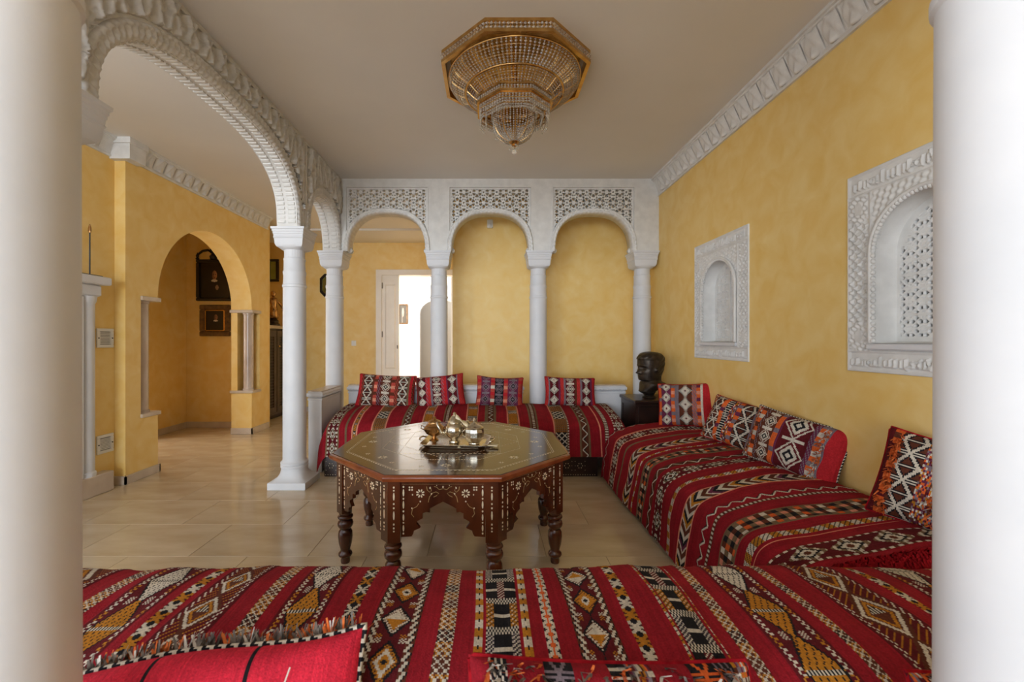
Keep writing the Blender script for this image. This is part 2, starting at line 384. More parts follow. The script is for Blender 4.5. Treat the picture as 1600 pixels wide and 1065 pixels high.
# door_1: frame, closed narrow leaf, open leaf seen edge-on
d = empty('door_1', (DX0, 7.5, 0), 'cream white double door with one leaf open onto a bright room', kind='structure')
mb = MB(); mb.bevbox(DX0-.1, DX0, 7.47, 7.66, 0, DZ+.1); mb.bevbox(DX1, DX1+.1, 7.47, 7.66, 0, DZ+.1); mb.bevbox(DX0, DX1, 7.47, 7.66, DZ, DZ+.1)
mb.build('door_frame', 'door', d)
mb = MB(); mb.box(DX0, DX0+.295, 7.5, 7.54, 0.01, DZ)
leaf = mb.build('leaf', 'door', d)
for (z0, z1) in ((0.15, 0.62), (0.75, 2.22)):
    mb = MB()
    mb.prism([(DX0+.055, z0), (DX0+.24, z0), (DX0+.24, z1), (DX0+.055, z1)], lambda x, z: (x, 7.5, z), lambda x, z: (x+(.02 if x < DX0+.15 else -.02), 7.488, z+(.02 if z < (z0+z1)/2 else -.02)))
    mb.build('panel', 'door', leaf)
for z in (0.4, 1.35, 2.2): MB().lathe([(.012, -.05), (.012, .05)], (DX0+.005, 7.485, z), 8).build('hinge', 'grey', leaf)
MB().lathe([(.011, -.03), (.011, .03)], (DX0+.275, 7.48, 1.13), 8).build('lock', 'grey', leaf)
mb = MB(); mb.box(DX1-.045, DX1, 7.66, 8.45, 0.01, DZ)
lf2 = mb.build('leaf', 'door', d)
MB().box(DX1-.002, DX1+.05, 7.46, 7.475, 0, DZ).build('wooden_edge', 'wood_red', d)
mb = MB(); mb.tube([(DX1-.05, 8.36, 1.12), (DX1-.09, 8.36, 1.12), (DX1-.095, 8.25, 1.12)], .011, 8); mb.build('handle', 'grey', lf2)

# cornices: cove with carved palmettes
def palmette(name, wd, ht):
    def hf(u, v):
        x = u/(wd/2); y = v/ht
        body = np.clip(1-(np.abs(x)/(0.16+0.72*np.sin(np.clip(y*1.05+.05, 0, 1)*PI)**.8))**2.2, 0, 1)
        lobes = 0.6+0.4*np.cos(x*6+np.sign(x)*y*4.5)
        rib = np.exp(-(x/.14)**2)
        return 0.034*body*lobes+0.014*rib*np.clip(1-y, 0, 1)*(y > .03)
    return lattice_mesh(name, -wd/2, wd/2, 0, ht, wd/9, lambda u, v: np.ones_like(u, bool), 0.001, lambda u, v, h_: (u, -h_, v), hf, back=False)
def cornice(nm, label, x_wall, sgn, y0, y1, zb, proj=0.065, pitch=0.13):
    """runs along Y on a wall at x_wall; sgn: direction out of the wall"""
    e = struct(empty(nm, (x_wall, y0, zb)), label)
    ht = H-zb
    prof = [(0, 0), (.016, 0), (.016, .018), (.010, .024), (.012, .04), (proj*.55, ht*.62), (proj*.9, ht*.80), (proj+.005, ht*.82), (proj+.005, ht*.88), (proj+.018, ht*.9), (proj+.018, ht), (0, ht)]
    mb = MB().prism(prof, lambda a, b: (x_wall+sgn*a, y0, zb+b), lambda a, b: (x_wall+sgn*a, y1, zb+b))
    mb.build('cove', 'stucco', e)
    me = palmette('palmette', pitch*.92, ht*.74); me.materials.append(M['stucco'])
    tilt = math.atan2(proj*.75, ht*.6); k = 0; y = y0+pitch/2
    while y < y1-pitch*.4:
        o = bpy.data.objects.new('palmette', me); COL.objects.link(o); o.parent = e
        o.location = (sgn*.008, y-y0, .026)
        o.rotation_euler = Matrix.Rotation(-sgn*PI/2*-1 if False else (PI/2 if sgn > 0 else -PI/2), 3, 'Z').to_euler()
        o.rotation_euler = (Matrix.Rotation(PI/2 if sgn > 0 else -PI/2, 3, 'Z') @ Matrix.Rotation(tilt, 3, 'X')).to_euler()
        y += pitch
    me.polygons.foreach_set('use_smooth', np.ones(len(me.polygons), dtype=bool))
    return e
cornice('trim_3', 'white carved palmette cornice along the right wall', XR, -1, 0.75, 4.60, 2.79)
cornice('trim_4', 'white carved palmette cornice along the left passage wall', XL, 1, 3.86, 6.1, 2.815, proj=.06)
cornice('trim_5', 'white carved palmette cornice over the fireplace recess', -3.235, 1, 1.6, 3.66, 2.815, proj=.06)
mb = MB(); mb.box(-3.235, -3.06, 3.66, 3.83, 2.80, 2.98); mb.box(-3.235, -3.045, 3.645, 3.845, 2.93, 2.98)
struct(mb.build('trim_6', 'stucco'), 'square cornice block above the yellow pier')
# skirting
def skirt(nm, boxes):
    mb = MB()
    for b in boxes: mb.bevbox(*b, b=.004)
    return struct(mb.build(nm, 'skirting'), 'pale marble skirting board')
skirt('baseboard_left', [(-3.24, XL+.015, 3.695, 3.71, 0, .075), (XL, XL+.015, 3.695, AY0+.015, 0, .075), (-3.41, XL+.015, AY0, AY0+.015, 0, .075),
                         (-3.41, XL+.015, AY1-.015, AY1, 0, .085), (XL, XL+.015, AY1-.015, 6.12, 0, .085)])
skirt('baseboard_alcove', [(-4.31, XL-.02, 6.105, 6.12, 0, .085), (-4.31, -4.295, 5.38, 6.105, 0, .085)])
skirt('baseboard_hall', [(-3.85, DX0-.1, 7.485, 7.5, 0, .085)])
skirt('baseboard_back', [(-.434, 1.83, 5.175, 5.19, 0, .085)])
# marble ledges and colonnettes in the notched corners of the passage
for (ya, lab, grp) in ((AY0, 'near', 0), (AY1, 'far', 1)):
    y0, y1 = (AY0-.205, AY0+.015) if grp == 0 else (AY1-.015, AY1+.205)
    t = empty('marble_colonnette', (XL-.09, (y0+y1)/2, NB), 'pink-grey marble colonnette between ledges at the %s side of the arched passage' % ('near left' if grp == 0 else 'far right'), 'column', 'colonnettes of the arched passage')
    MB().bevbox(-3.425, XL+.02, y0, y1, NB, NB+.035, .004).build('ledge', 'skirting', t)
    MB().bevbox(-3.425, XL+.02, y0, y1, NT-.005, NT+.035, .004).build('ledge', 'skirting', t)
    yy = (y0+y1)/2+(.0 if grp == 0 else -.01)
    MB().lathe([(.07, NB+.035), (.07, NB+.055), (.062, NB+.06), (.062, NT-.03), (.07, NT-.025), (.07, NT-.005)], (XL-.09, yy, 0), 24).build('shaft', 'marble', t, auto=40)
# ================================================================== COLUMNS, ARCADES, PARAPETS
def column(x, y, label, top=2.20, group='white columns of the arcades', s=1.0, up=0.0):
    t = empty('column', (x, y, 0), label, 'column', group)
    mb = MB(); secs = [(.155, 0), (.158, .004), (.158, .055), (.155, .06)]
    mb.stack(secs)
    mb.build('plinth', 'white', t) if False else None
    p = MB().stack([(a*s, b) for a, b in secs], c=(x, y)); p.build('plinth', 'white', t)
    # flare: square at the plinth, round at the shaft
    n = 32; vs = []; fs = []
    prof = [(0.150, .06, 0.0), (.138, .068, .12), (.122, .085, .4), (.112, .11, .75), (.107, .14, 1), (.106, .16, 1)]
    for (r, z, k) in prof:
        for i in range(n):
            a = 2*PI*i/n; sq = 1/max(abs(math.cos(a)), abs(math.sin(a)))
            q = r*s*(k+(1-k)*min(sq, 1.36)); vs.append((x+q*math.cos(a), y+q*math.sin(a), z))
    for j in range(len(prof)-1):
        for i in range(n): fs.append((j*n+i, j*n+(i+1) % n, (j+1)*n+(i+1) % n, (j+1)*n+i))
    MB().add(vs, fs).build('flare', 'white', t, auto=50)
    shaft = [(.104, .155), (.112, .162), (.112, .178), (.106, .183), (.112, .190), (.112, .204), (.101, .212), (.095, .225), (.095, .3),
             (.093, 1.6), (.0925, 1.70), (.098, 1.706), (.098, 1.722), (.0925, 1.728), (.091, 1.745), (.0905, 1.75), (.091, 1.76), (.089, 1.80), (.0935, 1.825), (.0935, 1.84),
             (.088, 1.848), (.086, 1.93), (.089, 1.94), (.089, 1.948), (.083, 1.956)]
    MB().lathe([(r*s, z+(up if z > 1.62 and z < 1.9 else 0)) for r, z in shaft], (x, y, 0), 40).build('shaft', 'white', t, auto=35)
    MB().lathe([(.083*s, 1.95), (.081*s, 1.96), (.081*s, 2.005), (.086*s, 2.025)], (x, y, 0), 96, rfn=lambda a, z: 1+.022*abs(math.sin(12*a))).build('fluted_neck', 'white', t, auto=50)
    # capital: rounded square cushion, steps, abacus
    n = 48; vs = []; fs = []
    prof = [(.080, 2.018, .0), (.10, 2.026, .35), (.113, 2.04, .8), (.119, 2.06, .95), (.121, 2.105, 1), (.124, 2.108, 1), (.127, 2.114, 1), (.124, 2.12, 1), (.125, 2.14, 1), (.129, 2.145, 1), (.129, 2.158, 1),
            (.133, 2.163, 1), (.134, 2.178, 1), (.141, 2.184, 1), (.142, top, 1)]
    for (r, z, k) in prof:
        for i in range(n):
            a = 2*PI*i/n; sq = 1/max(abs(math.cos(a)), abs(math.sin(a)))
            q = r*s*(1-k+k*min(sq, 1.40)); vs.append((x+q*math.cos(a), y+q*math.sin(a), z))
    for j in range(len(prof)-1):
        for i in range(n): fs.append((j*n+i, j*n+(i+1) % n, (j+1)*n+(i+1) % n, (j+1)*n+i))
    fs.append(tuple(range((len(prof)-1)*n, len(prof)*n)))
    MB().add(vs, fs).build('capital', 'white', t, auto=30)
    return t
XA = -1.68
column(XA, 1.62, 'white column mostly hidden behind the left foreground column, only its capital edge showing')
column(XA, 3.72, 'white column with a flared plinth standing free on the floor at the left')
column(XA, YB, 'white corner column where the left and back arcades meet')
column(-0.539, YB, 'white column in front of the bright open doorway')
column(0.545, YB, 'white column between the two yellow arches of the back arcade')
column(1.68, YB, 'white column beside the bronze bust in the back right corner')
column(-0.716, 0.62, 'large out-of-focus white column at the left edge of the picture', group='foreground columns', s=1.0, up=0.06)
column(0.777, 0.62, 'large out-of-focus white column at the right edge of the picture', group='foreground columns', s=1.0, up=0.06)

def archivolt(name, parent, uc, hw, zs, rise, n_, wd, depth, fmap, k, ripple, freq, m='stucco', both=False, over=0.012):
    """carved moulding round an arch: front band with rippled relief, soffit, outer edge"""
    u, z, nu, nz, t = arch_path(uc, hw, zs, rise, n_, k)
    T = [0, .1, .22, .36, .5, .64, .78, .9, 1.0]
    lift = [-.012, .004, .010, .012, .006, .010, .014, .010, -.004]
    cols = []
    for q, lf in zip(T, lift):
        rp = ripple*np.sin(2*PI*(t*freq+ (0.35*math.sin(q*9)))) * (1 if .05 < q < .95 else 0)
        edge = ripple*.5*np.sin(2*PI*t*freq) if q == 0 else 0
        cols.append(np.stack(fmap(u+nu*(q*wd+edge), z+nz*(q*wd+edge), lf+over+rp), -1))
    cols.append(np.stack(fmap(u+nu*wd, z+nz*wd, np.full_like(u, -depth)), -1))
    cols.append(np.stack(fmap(u, z, np.full_like(u, -depth)), -1))
    A = np.stack(cols, 0); m_, kk = A.shape[:2]
    idx = np.arange(m_*kk).reshape(m_, kk); nx = np.roll(idx, -1, axis=0)
    Q = np.stack([idx[:, :-1], idx[:, 1:], nx[:, 1:], nx[:, :-1]], -1).reshape(-1, 4)
    me = np_mesh(name, A.reshape(-1, 3), Q)
    shift(me, wl(parent)); o = link(name, me, m, parent)
    return o

# ---- back arcade: three arches with pierced star panels
ba = empty('back_arcade', (0, YB, 2.2), 'white arcade of three arches with pierced star lattice panels at the back', 'arcade')
YF = 4.60; BT = 0.17
ARCS = [(-1.089, .415), (0.02, .415), (1.13, .415)]
PW = 0.435; PT = 2.888
mb = MB(); edges = [-1.765]
for c, hw in ARCS: edges += [c-PW, c+PW]
edges.append(XR)
for i in range(0, len(edges), 2): MB().box(edges[i]+(.172 if i == 0 else 0), edges[i+1], YF, YF+BT, 2.2, H).build('pier', 'stucco', ba)
for c, hw in ARCS: MB().box(c-PW, c+PW, YF, YF+BT, PT, H).build('top_beam', 'stucco', ba)
def stars(u, v, a=.142, b=.112):
    j = np.round(v/b); uu = u/a-.5*(np.mod(j, 2)); i = np.round(uu); du = (uu-i)*a; dv = v-j*b
    r = np.hypot(du, dv); th = np.arctan2(dv, du)
    hole = (np.abs(r-.036) < .015) & (np.abs(np.sin(3*th)) > .38)
    hole |= (r < .011) & False
    du2 = np.abs(du)-a/2; r2 = np.hypot(du2, dv)
    hole |= (np.hypot(du2, dv) < .0095)
    hole |= (np.hypot(np.abs(du)-a*.25, np.abs(dv)-b*.5) < .009)
    hole |= (np.hypot(np.abs(du)-a*.42, np.abs(dv)-b*.30) < .0075)
    hole |= (np.hypot(np.abs(du), np.abs(dv)-b*.5) < .0075)
    return ~hole
for c, hw in ARCS:
    def solid(u, v, c=c, hw=hw):
        zz = arch_z((u-c)/(hw+.045), 2.26, .38, 2.1)
        inside = (v > zz)
        s_ = stars(u-c, v-2.84)
        rim = (np.abs(u-c) > PW-.022) | (v > PT-.018) | (v < zz+.02)
        return inside & (s_ | rim)
    me = lattice_mesh('lattice_panel', c-PW, c+PW, 2.24, PT, .0052, solid, .06, lambda u, v, h_: (u, YF+.012-h_, v), None)
    shift(me, wl(ba)); link('lattice_panel', me, 'stucco', ba)
    archivolt('archivolt', ba, c, hw-.005, 2.2, .41, 2.5, .055, .14, lambda u, z, h_: (u, YF+.004-h_, z), 220, .004, 24)
    # little corbels at the arch feet
    for sg in (-1, 1):
        x = c+sg*(hw-.002); MB().stack([(.010, 2.195), (.022, 2.205), (.026, 2.225), (.018, 2.24), (.010, 2.25)], c=(x, YF+.08)).build('corbel', 'stucco', ba)
    mb = MB()
    for (x0, x1, z0, z1) in ((c-PW-.012, c-PW, 2.42, PT+.012), (c+PW, c+PW+.012, 2.42, PT+.012), (c-PW, c+PW, PT, PT+.012)): mb.box(x0, x1, YF-.006, YF, z0, z1)
    mb.build('panel_border', 'stucco', ba)

# ---- left arcade: one wide flat arch and one narrow arch, interlaced carved relief, ribbed soffits
la = empty('left_arcade', (XA, 1.62, 2.2), 'white carved arcade on the left with a wide arch and ribbed soffit', 'arcade')
XF = -1.595; LT = 0.17
LARCS = [(2.665, .915, .53, 2.7), (4.19, .375, .43, 2.3)]
mb = MB(); us = list(np.linspace(1.42, 4.77, 336))
def low(u):
    z = 2.2
    for c, hw, rs, n_ in LARCS:
        if abs(u-c) < hw: z = float(arch_z((u-c)/hw, 2.2, rs, n_))
    return z
for a, b in zip(us[:-1], us[1:]):
    mb.prism([(a, low(a)), (b, low(b)), (b, H), (a, H)], lambda y, z: (XF, y, z), lambda y, z: (XF-LT, y, z))
mb.build('arch_wall', 'stucco', la)
def sebka(u, v, a=.13, b=.34):
    w1 = u/a+v/b+.06*np.sin(2*PI*v/b*2); w2 = u/a-v/b-.06*np.sin(2*PI*v/b*2)
    s1 = np.abs(w1-np.round(w1)); s2 = np.abs(w2-np.round(w2)); m_ = np.minimum(s1, s2)
    rib = np.clip(1-(m_/.13)**4, 0, 1)
    p = np.abs(s1-.5)+np.abs(s2-.5)
    fl = .5+.5*np.cos(2*PI*w1*2)*np.cos(2*PI*w2*2)
    pit = (np.hypot(s1-.32, s2-.32) < .07)
    groove = 1-.35*np.exp(-((m_-.05)/.02)**2)
    return (.040*rib*groove+.012*fl*(1-rib))*np.where(pit, 0, 1)-.016*pit
for (c, hw, rs, n_), (u0, u1) in zip(LARCS, ((1.45, 3.655), (3.765, 4.575))):
    def solid(u, v, c=c, hw=hw, rs=rs, n_=n_):
        zz = arch_z((u-c)/(hw+.075), 2.26, rs+.035, n_); return v > zz
    me = lattice_mesh('relief_panel', u0, u1, 2.2, H-.035, .0075, solid, .004, lambda u, v, h_: (XF+.001+h_, u, v), sebka, back=False)
    me.polygons.foreach_set('use_smooth', np.ones(len(me.polygons), dtype=bool))
    shift(me, wl(la)); link('relief_panel', me, 'stucco', la)
    archivolt('archivolt', la, c, hw, 2.2, rs, n_, .085, .02, lambda u, z, h_: (XF+h_, u, z), 300, .006, 26, over=.006)
    # ribs across the soffit, two rows with a groove between
    k = 66 if hw > .5 else 30
    u, z, nu, nz, t = arch_path(c, hw, 2.2, rs, n_, k)
    wd = t[-1]/k*.62
    rib = MB().bevbox(-.030, .030, -wd/2, wd/2, -.009, .012, .003)
    rm = None
    for i in range(1, k):
        ang = math.atan2(nz[i], nu[i])          # outward normal in (Y, Z)
        for xx in (XF-.042, XF-LT+.042):
            if rm is None: rm = rib.build('rib', 'stucco', la, local=True); o = rm
            else: o = copy_of(rm, la)
            o.location = Vector((xx, u[i], z[i]))-wl(la); o.rotation_euler = (ang-PI/2, 0, 0)
mb = MB()
for y0 in (3.665, 3.715, 1.50): mb.box(XF, XF+.012, y0, y0+.035, 2.2, H)
mb.box(XF, XF+.016, 1.42, 4.6, H-.03, H)
mb.build('border_strip', 'stucco', la)

# ---- arcade above the photographer, carried by the two foreground columns
fa = empty('front_arcade', (0, .62, 2.2), 'plain white arched wall over the foreground columns', 'arcade')
mb = MB(); us = list(np.linspace(-1.7, XR, 240))
def low2(u):
    for c, hw in ((0.027, .58), (-1.27, .46), (1.33, .47)):
        if abs(u-c) < hw: return float(arch_z((u-c)/hw, 2.2, .42, 2.3))
    return 2.2
for a, b in zip(us[:-1], us[1:]):
    mb.prism([(a, low2(a)), (b, low2(b)), (b, H), (a, H)], lambda x, z: (x, .54, z), lambda x, z: (x, .70, z))
mb.build('arch_wall', 'white', fa)

# ---- parapets
def parapet(p0, p1, th, label, hz=.77):
    """runs from p0 to p1 (axis aligned), thickness th"""
    along_y = abs(p0[0]-p1[0]) < 1e-6
    c = ((p0[0]+p1[0])/2, (p0[1]+p1[1])/2, 0)
    t = empty('parapet', c, label, 'parapet', 'low white parapets')
    def bb(g, z0, z1, b=.003):
        if along_y: return MB().bevbox(p0[0]-th/2-g, p0[0]+th/2+g, p0[1]-g, p1[1]+(g if g < .0 else 0), z0, z1, b)
        return MB().bevbox(p0[0]-g, p1[0]+g, p0[1]-th/2-g, p0[1]+th/2+g, z0, z1, b)
    bb(0, 0, hz-.085).build('body', 'white', t)
    bb(.006, hz-.09, hz-.07).build('lower_fillet', 'white', t)
    bb(.016, hz-.068, hz-.008, .020).build('rounded_cap', 'white', t)
    bb(.004, hz-.012, hz, .003).build('top_slab', 'skirting', t)
    # carved cable along the roll
    mb = MB(); L = (p1[1]-p0[1]) if along_y else (p1[0]-p0[0]); n = int(L/.03)
    for i in range(n):
        q = (i+.5)/n*L
        if along_y: mb.octa((p0[0]+th/2+.016, p0[1]+q, hz-.05), .011)
        else: mb.octa((p0[0]+q, p0[1]-th/2-.016, hz-.05), .011)
    o = mb.build('cable_moulding', 'white', t); o['kind'] = 'stuff'
    return t
parapet((-1.637, 4.05), (-1.637, 4.545), .125, 'low white parapet with a rounded cap, end-on behind the free-standing left column')
parapet((-1.50, 4.66), (-.66, 4.66), .11, 'low white parapet behind the two left cushions of the back divan')
parapet((-.42, 4.66), (.37, 4.66), .11, 'low white parapet behind the third cushion of the back divan')
parapet((.69, 4.66), (1.47, 4.66), .11, 'low white parapet between the rightmost back cushion and the dark cabinet')

# ================================================================== NICHE WINDOWS
def niche_window(yc, nm):
    e = struct(empty(nm, (XR, yc, W0)), 'white carved plaster niche window with a pierced screen, %s' % ('the far one near the corner' if nm == 'window_1' else 'the near one cut by the right column'))
    hw = WH/2
    def open_(u, v, g=0.0):
        z = arch_z(u/(OPW-.03+g), OSP, OR-.03+g, 2.0)
        return (np.abs(u) < OPW-.03+g) & (v > OZ0+.01-g) & (v < z)
    rng = np.random.RandomState(3)
    strokes = []
    x = -hw+.04
    while x < hw-.04:
        strokes.append((x, rng.choice(['i', 'i', 'l', 'v', 'o', 'l', 's']), rng.uniform(.6, 1))); x += rng.uniform(.016, .032)
    def script(u, v):       # v in 0..1 over the band
        out = np.zeros_like(u)
        for (x0, k, hh) in strokes:
            d = u-x0
            if k in 'il': r = (np.abs(d) < .0042) & (v > .18) & (v < .18+.68*hh)
            elif k == 'v': r = (np.abs(np.abs(d)-.018*(v-.15)/.7) < .0055) & (v > .15) & (v < .85)
            elif k == 'o': r = np.abs(np.hypot(d, (v-.42)*.085)-.012) < .004
            else: r = np.abs(v-.35-.2*np.sin(d*160)) < .07*(np.abs(d) < .02)
            out = np.maximum(out, r*1.0)
        out = np.maximum(out, (np.abs(v-.24) < .05)*(.5+.5*np.sign(np.sin(u*75)))*1.0)
        return out
    def hf(u, v):
        h_ = np.zeros_like(u); au = np.abs(u)
        vb = v-W0; vt = W1-v
        top = vt < .105; bot = vb < .095; side = (au > hw-.125) & ~top & ~bot
        h_ = np.where(top, .012*script(u, 1-(vt-.012)/.085), h_)
        h_ = np.where(bot, .012*script(u+.013, (vb-.012)/.075), h_)
        a = hw-.0625-au; b = v
        geo = np.clip(.25-np.minimum(np.abs(np.sin((a+b)*PI/.045)), np.abs(np.sin((a-b)*PI/.045))), 0, .25)*4
        geo = np.maximum(geo, (np.hypot(((a+.0225) % .045)-.0225, ((b+.0225) % .045)-.0225) < .008)*.8)
        med = np.hypot(a/.9, np.minimum(np.abs(v-(W0+.17)), np.abs(v-(W1-.175)))/1.2)
        leaf = .5+.5*np.sin(u*180)*np.sin(v*150+u*60)
        geo = np.where(med < .028, .55, np.where(med < .06, leaf, geo))
        geo = np.where(np.abs(a) < .05, geo, .15)
        h_ = np.where(side, .013*geo, h_)
        inner = (~top) & (~bot) & (~side)
        sp = .010*(.5+.5*np.sin(u*150+v*60)*np.sin(v*130-u*40))
        h_ = np.where(inner & (v > OSP-.02), sp, h_)
        # fillets
        edge = np.minimum(np.minimum(hw-au, vb), vt)
        h_ = np.where(edge < .010, .006, h_)
        for q in (np.abs(au-(hw-.128)), ): h_ = np.where((q < .006) & ~top & ~bot, .009, h_)
        h_ = np.where((np.abs(vt-.108) < .005), .007, h_); h_ = np.where(np.abs(vb-.098) < .005, .007, h_)
        return h_
    me = lattice_mesh('carved_surround', -hw, hw, W0, W1, .0048, lambda u, v: ~open_(u, v), .01, lambda u, v, h_: (XR-.004-h_, yc-u, v), hf, back=False)
    shift(me, wl(e)); link('carved_surround', me, 'stucco', e)
    # outline of the opening
    g = OPW-.03; n = 40
    pts = [(-g, OZ0+.01)]+[(-g, OZ0+.01+(OSP-OZ0-.01)*i/16) for i in range(1, 16)]+[(-g*math.cos(PI*i/n), OSP+(OR-.03)*math.sin(PI*i/n)) for i in range(n+1)]
    pts += [(g, OSP-(OSP-OZ0-.01)*i/16) for i in range(1, 17)]
    mb = MB(); c = Vector((0, OSP-.1)); vs = []; fs = []
    prof = [(0, .012), (.0, .004), (.001, -.03), (.003, -.085), (.012, -.108)]    # inward shift, depth into the wall
    for (q, dp) in prof:
        for (u, v) in pts:
            k = 1-q/g; vs.append((XR-.012-dp+.02-.02, yc-u*k, OSP-.1+(v-OSP+.1)*(1-q/.34)))
    m_ = len(pts)
    for j in range(len(prof)-1):
        for i in range(m_): fs.append((j*m_+i, j*m_+(i+1) % m_, (j+1)*m_+(i+1) % m_, (j+1)*m_+i))
    mb.add(vs, fs).build('reveal', 'stucco', e, auto=30)
    mb = MB().tube([(XR-.022, yc-u*1.035, v+(.006 if v > OSP else 0)) for u, v in pts], .011, 8); mb.build('roll_moulding', 'stucco', e, smooth=True)
    mb = MB()
    d_ = 0
    for (u, v), (u2, v2) in zip(pts[:-1], pts[1:]):
        mb.ball((XR-.020, yc-(u+u2)/2*.985, (v+v2)/2-(.004 if v > OSP else 0)), .0125, 6, 4)
    o = mb.build('cusped_edge', 'stucco', e, smooth=True); o['kind'] = 'stuff'
    # pierced screen with a mullion
    def scr(u, v):
        au = np.abs(u); a = au-.108; b = v
        t1 = np.abs(np.sin((a+b)*PI/.062)); t2 = np.abs(np.sin((a-b)*PI/.062)); t3 = np.abs(np.sin(b*PI/.062)); t4 = np.abs(np.sin(a*PI/.062))
        bars = (t1 < .30) | (t2 < .30) | (t3 < .22) | (t4 < .2)
        ros = np.hypot(((a+.031) % .062)-.031, ((b+.031) % .062)-.031)
        s_ = bars | (np.abs(ros-.02) < .0045)
        z = arch_z(u/(g-.055), OSP, OR-.085, 2.0)
        rim = (au < .014) | (au > g-.022) | (v < OZ0+.04) | (v > z+.02)
        return s_ | rim
    me = lattice_mesh('pierced_screen', -g, g, OZ0, OSP+OR, .0045, scr, .03, lambda u, v, h_: (XR+.088-h_, yc-u, v), None)
    shift(me, wl(e)); link('pierced_screen', me, 'stucco', e)
    mb = MB(); mb.box(XR+.078, XR+.095, yc-.009, yc+.009, OZ0+.01, OSP+OR-.04); mb.build('mullion', 'stucco', e)
    MB().box(XR+.19, XR+.2, yc-OPW-.01, yc+OPW+.01, OZ0-.01, OSP+OR+.01).build('backing', 'cavity_shade', e)  # dark sheet painting the shade seen through the pierced screen
    mb = MB(); mb.bevbox(XR-.03, XR+.02, yc-g-.02, yc+g+.02, OZ0-.022, OZ0+.008, .006); mb.build('sill', 'white', e)
for yc_, nm_ in WINS: niche_window(yc_, nm_)
